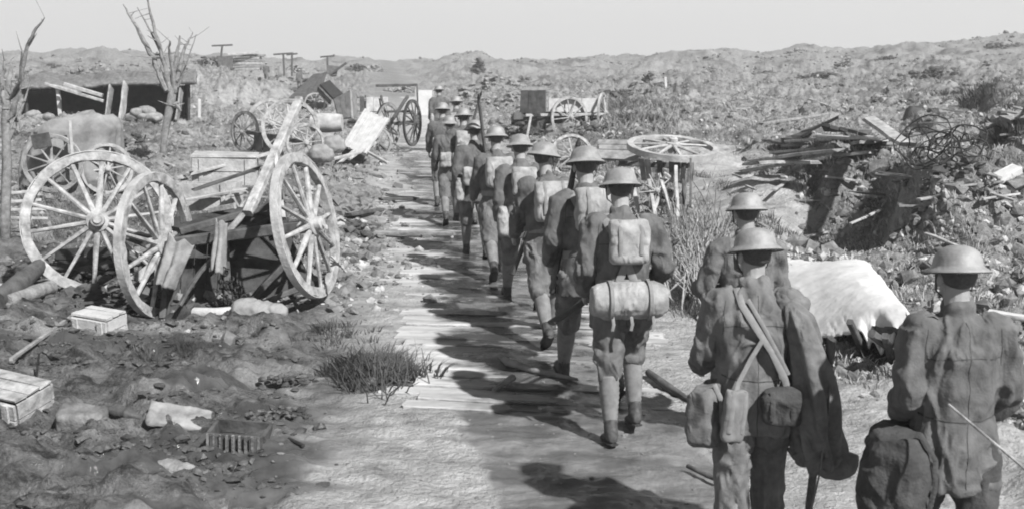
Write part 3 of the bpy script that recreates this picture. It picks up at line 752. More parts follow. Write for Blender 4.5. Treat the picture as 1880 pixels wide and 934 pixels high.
    # ---- puttees and boots
    for l in (LL, RL):
        t = MB(); pts = []; rr = []
        for i in range(22):
            k = i/21; pts.append(l[1].lerp(l[2], .19 + .78*k)); base_r = .066 - .004*k if k < .35 else .0646 - .022*(k-.35)/.65
            rr.append(base_r + (.0035 if i % 2 else -.001))
        t.tube(pts, rr, 14); t.build('puttee', M_PUTT, root, True, ang=rad(80))
        Mf = Matrix.Translation(l[2]) @ R(l[3], 'X')
        s = MB()
        def fr(y, z, rx, rz): return (Mf @ Vector((0, y, z)), Mf.to_3x3() @ Vector((rx, 0, 0)), Mf.to_3x3() @ Vector((0, 0, rz)))
        s.loft([fr(-.085, -.058, .022, .022), fr(-.07, -.052, .036, .042), fr(-.02, -.045, .041, .05), fr(.05, -.058, .042, .04), fr(.11, -.066, .048, .031), fr(.165, -.070, .043, .026), fr(.195, -.075, .022, .016)], 14)
        s.tube([Mf @ Vector((0, -.015, -.05)), Mf @ Vector((0, -.005, .06))], [.048, .046], 12)
        me = voxel(s, .010, 1)
        bo = put('boot', me, M_BOOT, root)
        so = MB(); so.loft([(Mf @ Vector((0, y, -.095)), Mf.to_3x3() @ Vector((w_, 0, 0)), Mf.to_3x3() @ Vector((0, 0, .010))) for y, w_ in ((-.088, .02), (-.075, .038), (0, .038), (.09, .047), (.16, .046), (.2, .022))], 10)
        so.build('sole', M_DARKI, bo, True)
    # ---- steel helmet: shallow bowl, wide drooping brim
    t = MB(); Mh = Hm @ T(0, -.01, .05) @ R(helmtilt-.16, 'X')
    prof = [(.002, .112), (.04, .109), (.075, .098), (.102, .078), (.117, .048), (.122, .022), (.128, .012), (.146, .002), (.158, -.010), (.160, -.016), (.156, -.014), (.144, -.004), (.122, .006), (.114, .02), (.108, .045), (.092, .072), (.07, .09), (.035, .101), (.002, .103)]
    t.lathe(prof, 40, Mh, sx=.89, sy=.98)
    he = t.build('helmet', helm or M_HELM, root, True, ang=rad(70))
    if near:
        t = MB(); t.tube([Mh @ Vector((s*.158*.89*math.cos(a_), .158*.98*math.sin(a_), -.013)) for s in (1,) for a_ in np.linspace(0, 2*PI, 41)], .0035, 6); t.build('helmet_rim', M_DARKI, he, True)
        t = MB(); t.tube([Mh @ Vector((-.1, 0, .01)), Hm @ Vector((-.082, .02, -.05)), Hm @ Vector((0, .06, -.115)), Hm @ Vector((.082, .02, -.05)), Mh @ Vector((.1, 0, .01))], .006, 6, flat=.5); t.build('chin_strap', M_BOOT, he, True)
    # ---- equipment
    def strap(pts, w=.028, name='strap', m=M_WEB, off=.0):
        t = MB(); t.tube(pts, w, 8, flat=.22, ref=Vector((0, 1, 0))); return t.build(name, m, root, True)
    if 'belt' in kit:
        t = MB(); n = 40; M = SP(.095)
        rx, ry = .171*bulk, .136*bulk
        pr = [(1.035, -.03), (1.05, -.028), (1.05, .028), (1.035, .03)]
        t.lathe([(r_, z_) for r_, z_ in pr], n, M, sx=rx, sy=ry, closed=True); t.build('belt', M_WEB, root, True)
    if 'braces' in kit:
        for s_ in (-1, 1):
            strap([sp(.11, s_*-.05, -.142*bulk), sp(.25, s_*.005, -.158*bulk), sp(.40, s_*.08, -.152*bulk), sp(.49, s_*.115, -.108), sp(.535, s_*.125, -.02), sp(.49, s_*.12, .095), sp(.35, s_*.11, .155*bulk)], .026, 'brace')
    if 'belt' in kit and near:
        for s_ in (-1, 1): t = MB(); t.box((0, 0, 0), (.15, .06, .13), SP(.14) @ T(s_*.11, .135*bulk, 0), ch=.2); t.build('cartridge_pouch', M_WEB, root, True)
    def bag(name, M, sx, sy, sz, m=M_PACK, seed_=0, flap=True, fold=.012):
        t = MB(); t.loft([((0, 0, -sz/2), (sx*.42, 0, 0), (0, sy*.40, 0)), ((0, 0, -sz*.42), (sx*.5, 0, 0), (0, sy*.5, 0)), ((0, 0, 0), (sx*.52, 0, 0), (0, sy*.54, 0)), ((0, 0, sz*.35), (sx*.5, 0, 0), (0, sy*.48, 0)), ((0, 0, sz*.5), (sx*.42, 0, 0), (0, sy*.34, 0))], 18, M, p=3.4)
        if flap: t.loft([((0, -sy*.30, -sz*.02), (sx*.5, 0, 0), (0, sy*.27, 0)), ((0, -sy*.2, sz*.28), (sx*.53, 0, 0), (0, sy*.40, 0)), ((0, 0, sz*.52), (sx*.5, 0, 0), (0, sy*.42, 0)), ((0, 0, sz*.56), (sx*.46, 0, 0), (0, sy*.36, 0))], 18, M, p=3.4)
        me = voxel(t, max(voxs*.8, .008), 2, fold=fold, fscale=9, fstretch=(1, 1, 1), seed=seed_+seed)
        o = put(name, me, m, root)
        if near:
            for q in (-.27, .27):
                s2 = MB(); s2.tube([M @ Vector((q*sx, -sy*.56, -sz*.30)), M @ Vector((q*sx, -sy*.64, 0)), M @ Vector((q*sx, -sy*.62, sz*.30)), M @ Vector((q*sx, -sy*.36, sz*.57))], .013, 6, flat=.3, ref=Vector((0, 1, 0))); s2.build('buckle_strap', M_BLACK if m is M_BLACK else M_WEB, o, True)
        return o
    if 'pack' in kit: bag('backpack', SP(.33) @ T(0, -.215*bulk, .0), .30, .15, .32, seed_=1)
    if 'smallpack' in kit: bag('backpack', SP(.36) @ T(.01, -.19*bulk, .0), .25, .12, .26, seed_=2)
    if 'highpack' in kit: bag('backpack', SP(.40) @ T(0.03, -.21*bulk, .0), .31, .17, .28, seed_=3)
    if 'bedroll' in kit:
        t = MB(); M = SP(.015) @ T(.0, -.23, -.02)
        n = 13; t.tube([M @ Vector((-.245+.49*i/(n-1), .02*math.cos((i/(n-1)-.5)*2), 0)) for i in range(n)], [.085, .108, .118, .122, .118, .121, .117, .121, .118, .122, .118, .108, .085], 18, flat=1.0, ref=Vector((0, 0, 1)))
        me = voxel(t, .010, 2, fold=.008, fscale=9, fstretch=(2, .7, .7), seed=3); br = put('bedroll', me, M_PACK, root)
        for q in (-.13, .12):
            s2 = MB(); s2.lathe([(.125, -.011), (.13, -.011), (.13, .011), (.125, .011)], 24, M @ T(q, .01, 0) @ R(PI/2, 'Y'), closed=True); s2.build('bedroll_strap', M_WEB, br, True)
        for q in (-.12, .0, .14):
            s2 = MB(); s2.tube([M @ Vector((q, -.05, -.1)), M @ Vector((q+.004, -.06, -.15)), M @ Vector((q-.004, -.05, -.19))], .011, 6, flat=.4); s2.build('strap_end', M_WEB, br, True)
    if 'haversack' in kit: bag('haversack', SP(.03) @ T(-.20*bulk, -.05, -.07) @ R(rad(80), 'Z'), .28, .10, .28, seed_=5)
    if 'coatbag' in kit: bag('haversack', SP(.03) @ T(-.23, -.02, -.14) @ R(rad(60), 'Z'), .30, .16, .30, seed_=5, m=M_TROUS, flap=False, fold=.02)
    if 'haversack_r' in kit: bag('haversack', SP(.03) @ T(.21*bulk, -.05, -.07) @ R(rad(-80), 'Z'), .26, .09, .26, seed_=6)
    if 'lowbags' in kit:
        bag('haversack', SP(.13) @ T(-.085, -.20*bulk, .0), .17, .12, .22, seed_=7); bag('water_bottle_bag', SP(.13) @ T(.095, -.19*bulk, .0), .15, .12, .22, seed_=8)
    if 'entrench' in kit:
        bag('tool_cover', SP(.0) @ T(.06, -.185*bulk, -.02), .2, .07, .17, seed_=9, flap=False)
    if 'bottle' in kit:
        t = MB(); M = SP(.02) @ T(.19*bulk, -.08, -.06); t.ball((0, 0, 0), (.05, .075, .085), M); t.tube([M @ Vector((0, 0, .07)), M @ Vector((0, 0, .11))], .016, 8); t.build('water_bottle', M_WEB, root, True)
    if 'bigbag' in kit:       # bulging dark sack hanging at the left hip
        bag('sack', SP(.0) @ T(-.24, .02, -.20) @ R(rad(60), 'Z'), .40, .28, .42, m=M_BLACK, seed_=11, flap=False, fold=.03)
    if 'gasbag' in kit:       # respirator satchel with its straps crossing the back
        bag('satchel', SP(-.02) @ T(-.13, -.205*bulk, -.05) @ R(rad(14), 'Z') @ R(rad(6), 'Y'), .12, .06, .25, seed_=12, m=M_PUTT, fold=.006)
        strap([sp(.55, -.10, -.03), sp(.47, -.085, -.125), sp(.36, -.02, -.168*bulk), sp(.24, .06, -.172*bulk), sp(.10, .13, -.155*bulk), sp(.0, .17, -.13)], .018, 'cross_strap', M_WEB)
        strap([sp(.50, -.055, -.115), sp(.36, .02, -.172*bulk), sp(.24, .085, -.174*bulk), sp(.12, .15, -.15*bulk)], .011, 'cross_strap', M_WEB)
        strap([sp(.30, .01, -.175*bulk), sp(.2, -.05, -.178*bulk), sp(.08, -.11, -.185*bulk), sp(-.02, -.145, -.25)], .012, 'cross_strap', M_WEB)
        bag('dark_pouch', SP(.0) @ T(.11, -.17*bulk, -.03), .19, .10, .17, m=M_BLACK, seed_=14, fold=.014)
    if 'cape' in kit:        # waterproof cape slung over the right shoulder and hanging down
        t = MB()
        def cr(s_, x, y, rx, ry): 
            M_ = SP(max(s_, 0)); c_ = M_ @ Vector((x, y, 0)); return (c_ + Vector((0, 0, min(s_, 0))), Vector((rx, 0, 0)), Vector((0, ry, 0)))
        t.loft([cr(.53, .12, -.02, .03, .05), cr(.50, .15, -.03, .075, .10), cr(.42, .20, -.06, .085, .13), cr(.28, .245, -.085, .085, .14), cr(.12, .28, -.09, .095, .145), cr(-.08, .31, -.08, .11, .15), cr(-.26, .335, -.06, .12, .15), cr(-.36, .345, -.05, .11, .13)], 28)
        zc = hz
        def cf(co, no):
            k = np.clip((1.5 - co[:, 2] + (hz-.93))/1.0, 0, 1); a_ = np.arctan2(co[:, 1] + .08, co[:, 0] - .14 - .2*k)
            return .026*(k+.15)*np.sin(a_*7 + co[:, 2]*5 + 1.5*vnoise(co[:, 0]*5, co[:, 1]*5, co[:, 2]*4, 5)) + .035*k*vnoise(a_*3, co[:, 2]*3, None, 8) - .05*(co[:, 2] < hz-.30)*vnoise(a_*4, a_*0, None, 12)
        me = voxel(t, .010, 2, fn=cf); put('cape', me, M_TROUS, root)
    return root, SP, LA, RA, Y

def rifle(label, M, group='rifles carried by the marching soldiers'):
    """muzzle along +Z from the butt at the origin, sights towards -Y"""
    root = empty('rifle', (0, 0, 0), label, 'rifle', group); root.matrix_world = M
    t = MB()
    def r_(z, y, rx, ry): return ((0, y, z), (rx, 0, 0), (0, ry, 0))
    t.loft([r_(0, .055, .020, .062), r_(.06, .05, .021, .056), r_(.22, .032, .019, .034), r_(.31, .018, .018, .022), r_(.36, .01, .019, .024), r_(.43, .005, .023, .030), r_(.52, .003, .024, .028), r_(.62, .0, .022, .024), r_(.85, -.002, .021, .022), r_(1.08, -.004, .018, .02)], 12); t.build('stock', M_DARKW, root, True)
    t = MB(); t.tube([(0, -.012, .45), (0, -.012, 1.13)], .011, 10); t.tube([(0, -.012, 1.07), (0, -.012, 1.10)], .019, 10); t.build('barrel', M_DARKI, root, True)
    t = MB(); t.tube([(0, -.022, .38), (0, -.022, .55)], .012, 8); t.tube([(0, -.022, .40), (.045, -.01, .385)], .006, 6); t.ball((.05, -.008, .382), .012); t.build('bolt', M_IRON, root, True)
    t = MB(); t.box((0, .05, .47), (.024, .05, .09), ch=.1); t.build('magazine', M_DARKI, root)
    t = MB(); t.tube([(0, .07, .14), (0, .14, .35), (0, .12, .7), (0, .025, .98)], .016, 6, flat=.2, ref=Vector((1, 0, 0))); t.build('sling', M_WEB, root, True)
    return root
def on(root, M): 
    bpy.context.view_layer.update()
    return root.matrix_world @ M

# the two stragglers close to the camera and the man in front of them
S1, SP1, LA1, RA1, Y1 = soldier('soldier at the edge of the picture with a bulging dark sack at his hip', 1772, 458, dict(la=.2, lb=.1, ra=-.2, rb=.35, lean=.05, L=(-.12, .13, 1.05, .3), R=(-.1, .16, .9), bulk=1.03, hem=-.24), {'bigbag'}, .010, yaw=.05, seed=1, scale=.96, tro=M_BLACK, group='soldiers following beside the road', headtilt=0)  # near-black trousers: the shade over his legs is put into the cloth colour
S2, SP2, LA2, RA2, Y2 = soldier('soldier in steel helmet with crossed satchel straps and a cape over one shoulder', 1393, 428, dict(la=-.12, lb=.1, ra=.22, rb=.2, lean=.10, L=(.15, .20, .9, .2), R=(-.05, .12, .9), bulk=1.06, hem=-.20, long=.6), {'gasbag', 'cape', 'coatbag'}, .010, yaw=-.03, seed=2, scale=.94, group='soldiers following beside the road', headyaw=.25, helmtilt=rad(-3), tun=M_TUNIC2)
S3, SP3, LA3, RA3, Y3 = soldier('soldier partly hidden behind the man with crossed straps, arm bent', 1376, 360, dict(la=.25, lb=.15, ra=-.2, rb=.3, lean=.04, L=(.1, .35, 1.2), R=(.1, .25, 1.0), bulk=1.0), {'belt', 'braces'}, .014, yaw=.1, seed=3, scale=.93, group='soldiers following beside the road', tun=M_TUNIC2)
COLG = 'soldiers marching in file along the plank road'
S4, SP4, LA4, RA4, Y4 = soldier('last soldier of the file, with small pack and thick pale bedroll at his waist', 1147, 313, dict(la=-.22, lb=.05, ra=.45, rb=.75, lean=.16, L=(-.2, .22, 1.0), R=(-.15, .36, 1.15)), {'smallpack', 'bedroll', 'braces', 'belt'}, .012, yaw=.10, yb=797, seed=4)
S5, SP5, LA5, RA5, Y5 = soldier('second soldier from the rear of the file, pale pack high on his back', 1082, 272, dict(la=.42, lb=.10, ra=-.42, rb=.30, lean=.13, L=(-.1, .22, .9), R=(.0, .2, .9)), {'highpack', 'entrench', 'braces', 'belt'}, .012, yaw=.16, yb=712, seed=5)
S6, SP6, LA6, RA6, Y6 = soldier('soldier turning his face sideways, large pack and dark slung rifle', 1006, 263, dict(la=-.42, lb=.35, ra=.40, rb=.10, lean=.10, L=(.2, .18, .6), R=(.1, .15, .7)), {'pack', 'entrench', 'belt'}, .014, yaw=.20, yb=622, seed=6, headyaw=-1.0)
S7, SP7, LA7, RA7, Y7 = soldier('soldier in bright helmet with long pale haversack at his back', 958, 249, dict(la=.42, lb=.1, ra=-.38, rb=.4, lean=.15, L=(-.3, .18, .7), R=(.1, .15, .7)), {'haversack', 'smallpack', 'belt'}, .016, yaw=.14, yb=556, seed=7)
S8, SP8, LA8, RA8, Y8 = soldier('fifth soldier from the rear, pale pack just behind the bright helmet', 912, 233, dict(la=-.40, lb=.4, ra=.42, rb=.12, lean=.06, L=(.2, .18, .5), R=(-.1, .15, .6)), {'pack', 'entrench', 'belt'}, .017, yaw=.16, yb=508, seed=8)
S9, SP9, LA9, RA9, Y9 = soldier('sixth soldier from the rear, half hidden behind the packs', 872, 222, dict(la=.3, lb=.15, ra=-.28, rb=.25, lean=.08, L=(-.2, .18, .5), R=(.2, .15, .5)), {'haversack', 'lowbags', 'belt'}, .017, yaw=.12, yb=470, seed=9)
S10, SP10, LA10, RA10, Y10 = soldier('soldier on the open side of the road with two pale bags on his back', 826, 213, dict(la=-.38, lb=.35, ra=.36, rb=.12, lean=.10, L=(.1, .16, .3), R=(.1, .14, .5)), {'lowbags', 'belt'}, .016, yaw=.12, yb=410, seed=10, helmtilt=rad(12))
FAR = [(852, 200, 'soldier marching just ahead of the man with two pale bags', {'pack', 'belt'}, 1), (812, 190, 'distant soldier at the head of the visible file, helmet tilted', {'lowbags'}, -1),
       (838, 178, 'distant soldier in the second knot of marching men', {'pack'}, 1), (862, 172, 'distant soldier nearest the dark wagon box', {'pack'}, -1)] if False else [(852, 200, 'soldier marching just ahead of the man with two pale bags', {'pack', 'belt'}, 1), (812, 190, 'distant soldier at the head of the visible file, helmet tilted', {'lowbags'}, -1), (838, 178, 'distant soldier in the second knot of marching men', {'pack'}, 1),
       (806, 158, 'small far soldier standing beside the bright white screen', {'haversack'}, 1)]
for i, (px, yt, lab, kit, sg) in enumerate(FAR):
    soldier(lab, px, yt, dict(la=.3*sg, lb=.15, ra=-.3*sg, rb=.2, lean=.08, L=(-.2*sg, .16, .5), R=(.2*sg, .14, .5)), kit, .022, yaw=.12 + .05*sg, seed=20+i)

# rifles
rifle('rifle butt hanging below the cape of the strapped soldier', on(S2, SP2(0) @ T(.325, -.07, -.30) @ R(rad(180), 'X') @ R(rad(-4), 'Y') @ T(0, 0, -.62)))
rifle('rifle slung muzzle up beside the soldier who turns his face', on(S6, SP6(0) @ T(-.30, .02, -.30) @ R(rad(24), 'Y') @ R(rad(-12), 'X')))
rifle('rifle held low across the last soldier of the file', on(S4, SP4(0) @ T(-.30, -.10, -.16) @ R(rad(62), 'Y') @ R(rad(-20), 'X') @ T(0, .38, 0)))
rifle('rifle slung upright on the second soldier from the rear', on(S5, SP5(0) @ T(-.24, .02, -.18) @ R(rad(12), 'Y') @ R(rad(-14), 'X')))
rifle('rifle on the shoulder of the soldier with the two pale bags', on(S10, SP10(.1) @ T(.20, -.02, .05) @ R(rad(16), 'Y') @ R(rad(8), 'X')))
rifle('rifle sloped beside the half hidden sixth soldier', on(S9, SP9(.1) @ T(.17, -.04, .0) @ R(rad(-8), 'Y') @ R(rad(16), 'X')))
t = MB(); a, b = at(1742, 742, Y1 - .30), at(1905, 880, Y1 - .75)
t.tube([a.lerp(b, k/5) for k in range(6)], .0055, 8)
o = t.build('cane', M_PALEW, None, True); tag(o, 'thin pale cane carried under the arm of the soldier with dark sack', 'cane')

# ================================================================ wheels and wrecked carts
def axisM(c, ax, roll=0.0):
    s, d, u = basis(Vector(ax)); M = Matrix.Identity(4)
    for i in range(3): M[i][0] = s[i]; M[i][1] = u[i]*-1; M[i][2] = d[i]; M[i][3] = c[i]
    # right-handed
    if M.to_3x3().determinant() < 0:
        for i in range(3): M[i][0] *= -1
    return M @ R(roll, 'Z')
def wheel(parent, c, ax, r, n=12, m=M_PALEW, mt=None, mh=None, name='wheel', roll=0.1, w=.075, missing=(), dish=.07, arc=None, inv=None):
    """rim, tyre, hub and spokes; ax points out of the wheel's face"""
    M = axisM(c, ax, roll)
    if inv is not None: M = inv @ M
    t = MB(); rim_in = r*.865
    if arc: 
        k = 30; pts = [M @ Vector((math.cos(a)*(r*.93), math.sin(a)*(r*.93), 0)) for a in np.linspace(arc[0], arc[1], k)]
        t.tube(pts, w*.55, 6)
    else: t.lathe([(rim_in, -w*.42), (rim_in*1.012, -w*.5), (r*.985, -w*.5), (r*.985, w*.5), (rim_in*1.012, w*.5), (rim_in, w*.42)], 48, M, closed=True); t.v = [tuple(Vector(p) + Vector([random.gauss(0, 1)*r*.006 for _ in range(3)])) for p in t.v]
    for i in range(6):      # felloe joints
        a = 2*PI*i/6 + .26
        if not arc: t.box((0, 0, 0), (r*.115, .012, w*1.05), M @ R(a, 'Z') @ T(r*.932, 0, 0))
    wh = t.build(name, m, parent, True, ang=rad(35))
    if not arc:
        t = MB(); t.lathe([(r*.985, -w*.52), (r, -w*.5), (r, w*.5), (r*.985, w*.52)], 48, M, closed=True); t.build('tyre', mt or M_WOOD, wh, True, ang=rad(35))
    t = MB(); h = r*.15
    t.lathe([(.001, dish+h*1.25), (h*.38, dish+h*1.25), (h*.42, dish+h*1.1), (h*.62, dish+h*1.0), (h*.66, dish+h*.45), (h*1.0, dish+h*.35), (h*1.05, dish-h*.35), (h*.72, dish-h*.5), (h*.66, dish-h*1.15), (.001, dish-h*1.2)], 20, M)
    t.build('hub', mh or m, wh, True, ang=rad(40))
    for i in range(n):
        if i in missing: continue
        a = 2*PI*i/n + random.uniform(-.015, .015); ca, sa = math.cos(a), math.sin(a)
        t = MB(); t.tube([M @ Vector((ca*h*.9, sa*h*.9, dish)), M @ Vector((ca*r*.35, sa*r*.35, dish*.72)), M @ Vector((ca*r*.7, sa*r*.7, dish*.3)), M @ Vector((ca*rim_in*1.02, sa*rim_in*1.02, 0))], [r*.046, r*.043, r*.034, r*.034], 7, flat=.75, jit=.05)
        t.build('spoke', m, wh, True)
    return wh
def quad(corners, planks=4, th=.035, m=M_DARKW, name='panel', parent=None, gap=.012, dirn='v', jit=.01, skip=()):
    """a boarded panel through four world corners (tl, tr, br, bl)"""
    tl, tr, br, bl = [Vector(c) for c in corners]
    t = MB(); nn = (tr-tl).cross(bl-tl).normalized()
    for i in range(planks):
        if i in skip: continue
        a, b = i/planks, (i+1)/planks
        def P(u, v): return tl.lerp(tr, u).lerp(bl.lerp(br, u), v)
        off = nn*random.uniform(-jit, jit); e = random.uniform(-.03, .03)
        if dirn == 'v': q = [P(a, e), P(b-gap, e), P(b-gap, 1+e), P(a, 1+e)]
        else: q = [P(e, a), P(1+e, a), P(1+e, b-gap), P(e, b-gap)]
        vs = [p + off for p in q] + [p + off - nn*th for p in q]
        t.add(vs, [(0, 1, 2, 3), (7, 6, 5, 4), (0, 4, 5, 1), (1, 5, 6, 2), (2, 6, 7, 3), (3, 7, 4, 0)])
    return t.build(name, m, parent)
def beamo(name, p0, p1, w, h, m, parent=None, label=None, cat=None, group=None, **k):
    t = MB(); t.beam(p0, p1, w, h, **k); o = t.build(name, m, parent, True, ang=rad(35)); return tag(o, label, cat, group)
def tubeo(name, pts, rr, m, parent=None, label=None, cat=None, group=None, n=8, **k):
    t = MB(); t.tube(pts, rr, n, **k); o = t.build(name, m, parent, True, ang=rad(60)); return tag(o, label, cat, group)
def clothmesh(name, fn, nu, nv, m, parent=None, th=.015, fold=.02, fs=5, seed=0):
    t = MB(); t.sheet(fn, nu, nv, th); me = t.mesh(name, True)
    o = bpy.data.objects.new(name, me); COL.objects.link(o); me.materials.append(m)
    n = len(me.vertices); co = np.empty(n*3, np.float32); me.vertices.foreach_get('co', co); co = co.reshape(-1, 3)
    co[:, 2] += fold*(1-2*np.abs(fbm(co[:, 0]*fs, co[:, 1]*fs + co[:, 2]*fs*.6, 3, seed)))
    co[:, 1] += fold*.6*fbm(co[:, 0]*fs*1.1, co[:, 2]*fs, 3, seed+4)
    me.vertices.foreach_set('co', co.ravel()); me.update()
    if parent: o.parent = parent
    return o

# ---- the overturned wagon in the left foreground
wg = empty('wrecked_wagon', (0, 0, 0), 'overturned wagon wreck with three big pale spoked wheels and a dark body', 'wagon')
quad([at(110, 462, 12.75), at(240, 455, 12.6), at(250, 575, 12.2), at(95, 560, 12.3)], 5, .05, M_DARKI, 'tail_or_shade_board', wg, dirn='h', gap=.004)  # dark boards added behind the wheel to stand in for the shade there
quad([at(318, 400, 13.0), at(522, 372, 13.2), at(535, 500, 12.9), at(300, 520, 12.8)], 4, .05, M_BLACKW, 'side_panel', wg, dirn='h', gap=.004)
h2 = at(287, 450, 11.35); h3 = at(563, 414, 11.35)
wheel(wg, h2, Vector((.975, -.20, .05)), .735, roll=.2, dish=.05)
wheel(wg, h3, Vector((.955, -.20, .19)), .735, roll=.05, dish=.05)
h1 = at(180, 408, 12.1)
wheel(wg, h1, Vector((.30, -.90, .26)), .775, roll=.12, n=14, dish=.09)
beamo('axle', h2, h3, .10, .11, M_DARKW, wg)
beamo('axle', h1 + Vector((.0, .05, 0)), at(330, 470, 12.2), .11, .12, M_DARKW, wg)
quad([at(314, 440, 11.75), at(430, 392, 12.15), at(418, 583, 11.15), at(306, 590, 11.15)], 5, .05, M_BLACKW, 'side_panel', wg)
quad([at(430, 392, 12.15), at(520, 392, 12.25), at(576, 540, 11.6), at(418, 583, 11.15)], 6, .05, M_BLACKW, 'floor_boards', wg, dirn='h', gap=.002, jit=.004)
quad([at(300, 470, 12.6), at(520, 395, 12.9), at(585, 540, 12.2), at(300, 580, 12.1)], 5, .05, M_BLACKW, 'side_panel', wg)
for a, b, w_ in (((330, 425, 11.5), (515, 372, 12.0), .07), ((425, 432, 11.35), (520, 424, 11.4), .05), ((440, 575, 11.0), (535, 470, 11.3), .06), ((312, 440, 11.5), (300, 585, 11.1), .06), ((470, 560, 10.95), (575, 520, 11.3), .05), ((412, 400, 11.9), (420, 575, 11.1), .07)):
    beamo('frame_rail', at(*a), at(*b), w_, w_, M_DARKW, wg, jit=.006)
quad([at(318, 425, 11.7), at(428, 386, 12.0), at(520, 395, 12.2), at(425, 440, 11.4)], 4, .05, M_BLACKW, 'top_board', wg, gap=.003)
for a, b, w_ in (((385, 386, 11.9), (432, 378, 11.8), .05),):
    beamo('cross_bar', at(*a), at(*b), w_, w_*1.2, M_PALEW, wg, jit=.004)
beamo('shaft', at(455, 392, 11.6), at(549, 182, 12.9), .105, .085, M_PALEW, wg, n=8, jit=.006, taper=.9)
beamo('shaft_fitting', at(522, 186, 12.85), at(556, 186, 12.85), .05, .05, M_PALEW, wg)
beamo('stay', at(470, 366, 11.7), at(405, 440, 11.5), .06, .05, M_PALEW, wg, jit=.005)
beamo('stay', at(505, 285, 12.2), at(520, 400, 11.7), .045, .045, M_WOOD, wg, jit=.005)
def hang(c0, c1, c2, c3):
    c0, c1, c2, c3 = [at(*c) for c in (c0, c1, c2, c3)]
    def f(u, v):
        p = c0.lerp(c1, u).lerp(c3.lerp(c2, u), v); return p + Vector((0, -.05*math.sin(u*9+v*2)*v - .08*math.sin(PI*u), .02*math.sin(u*12)))
    return f
clothmesh('torn_cover', hang((312, 432, 11.2), (356, 452, 11.15), (318, 532, 10.95), (290, 528, 10.95)), 26, 26, M_SAND, wg, fold=.03, fs=6, seed=3)
clothmesh('torn_cover', hang((398, 408, 11.2), (416, 412, 11.2), (412, 505, 11.0), (390, 500, 11.0)), 16, 26, M_SAND, wg, fold=.03, fs=7, seed=5)
t = MB()
for i in range(46):
    c = at(418 + random.gauss(0, 12), 530 + random.gauss(0, 24), 11.0); t.lathe([(.028+.008*math.cos(q), .008*math.sin(q)) for q in np.linspace(0, 2*PI, 6, endpoint=False)], 9, Matrix.Translation(c) @ R(random.uniform(0, 3), 'X') @ R(random.uniform(0, 3), 'Y'), closed=True)
tag(t.build('chain', M_DARKI, wg, True), kind='stuff')
beamo('spring', at(330, 560, 10.9), at(415, 452, 11.3), .05, .03, M_IRON, wg, bow=.05)
# heaps of dark litter under it
def heap(name, label, cat, px, py, rx, ry, h, m, n=90, s=.06, Y=None, group=None, kind=None, long_=False):
    """a low mixed pile of clods, laths and bits of board"""
    g = G(px, py) if Y is None else at(px, py, Y)
    t = MB()
    if long_: n = int(n*1.6)
    for i in range(n):
        a = random.uniform(0, 6.28); q = random.random()**.6; x, y = g.x + rx*q*math.cos(a), g.y + ry*q*math.sin(a)
        z = gz(x, y) + h*(1-q*q)*random.uniform(.0, .9); k = s*random.uniform(.5, 1.5)
        if long_ and i % 3 == 0:
            d = Vector((random.gauss(0, 1), random.gauss(0, .7), random.gauss(0, .16))).normalized()*k*random.uniform(1.5, 4); t.beam(Vector((x, y, z))-d, Vector((x, y, z))+d, k*.4, k*.25, n=2, jit=.01)
        elif long_ and i % 5 == 1: t.box((0, 0, 0), (k*3, k*2.2, k*.3), T(x, y, z) @ R(a, 'Z') @ R(random.uniform(-.6, .6), 'X'), jit=k*.3)
        else: t.add([tuple(v) for v in (iv2 if i % 2 else iv3)*k*np.array([1.5, 1.1, .9])], [tuple(f) for f in iff], T(x, y, z) @ R(a, 'Z') @ R(random.uniform(-.5, .5), 'X'))
    o = t.build(name, m); tag(o, label, cat, group, kind); return o
heap('rubble', None, None, 250, 560, 1.1, .5, .28, M_DARKW, 60, .06, kind='stuff', long_=True)
heap('rubble', None, None, 140, 520, .9, .6, .3, M_DARKW, 60, .06, kind='stuff', long_=True)
heap('rubble', None, None, 480, 555, .8, .4, .25, M_CLOD, 140, .06, kind='stuff')
heap('rubble', None, None, 590, 520, .4, .5, .22, M_CLOD, 120, .05, kind='stuff')
heap('rubble', None, None, 640, 370, .35, 2.6, .22, M_CLOD, 260, .07, kind='stuff')
heap('rubble', None, None, 655, 430, .3, 1.2, .14, M_DARKW, 40, .045, kind='stuff', long_=True)
heap('rubble', None, None, 410, 340, 1.4, 1.0, .35, M_GREYW, 60, .06, kind='stuff', long_=True)

# ---- broken crates behind the wagon
def crate(label, c, sx, sy, sz, rz, m=M_WOOD, tilt=0.0, open_top=True, group=None, name='wooden_crate', lid=False):
    root = empty(name, c, label, 'crate', group, (tilt, tilt*.6, rz)); th = .022
    for nm, cc, s in (('front_side', (0, -sy/2, sz/2), (sx, th, sz)), ('rear_side', (0, sy/2, sz/2), (sx, th, sz)), ('end_side', (-sx/2, 0, sz/2), (th, sy-th*2, sz)), ('end_side', (sx/2, 0, sz/2), (th, sy-th*2, sz))):
        t = MB(); k = 2 if sz < .35 else 3
        for i in range(k): t.box((cc[0], cc[1], sz*(i+.5)/k), (s[0], s[1], sz/k*.93), jit=.004)
        t.build(nm, m, root)
    t = MB(); t.box((0, 0, .012), (sx*.97, sy*.97, .02)); t.build('bottom', m, root)
    for s_ in (-1, 1): t = MB(); t.box((s_*sx*.36, -sy/2-.022, sz/2), (.05, .018, sz*.98)); t.build('batten', m, root)
    if lid:
        t = MB()
        for i in range(3): t.box((0, sy*(i-1)/3, sz+.02), (sx*1.04, sy/3*.92, .02), jit=.006)
        t.build('lid', m, root)
    return root
g = at(415, 335, 14.6); crate('broken grey crate propped above the wagon body', g, .78, .45, .34, .15, M_WOOD, .05, lid=True)
g = at(385, 385, 14.0); crate('lower broken crate beneath the long plank behind the wagon', g, .72, .4, .34, -.1, M_WOOD, -.04)
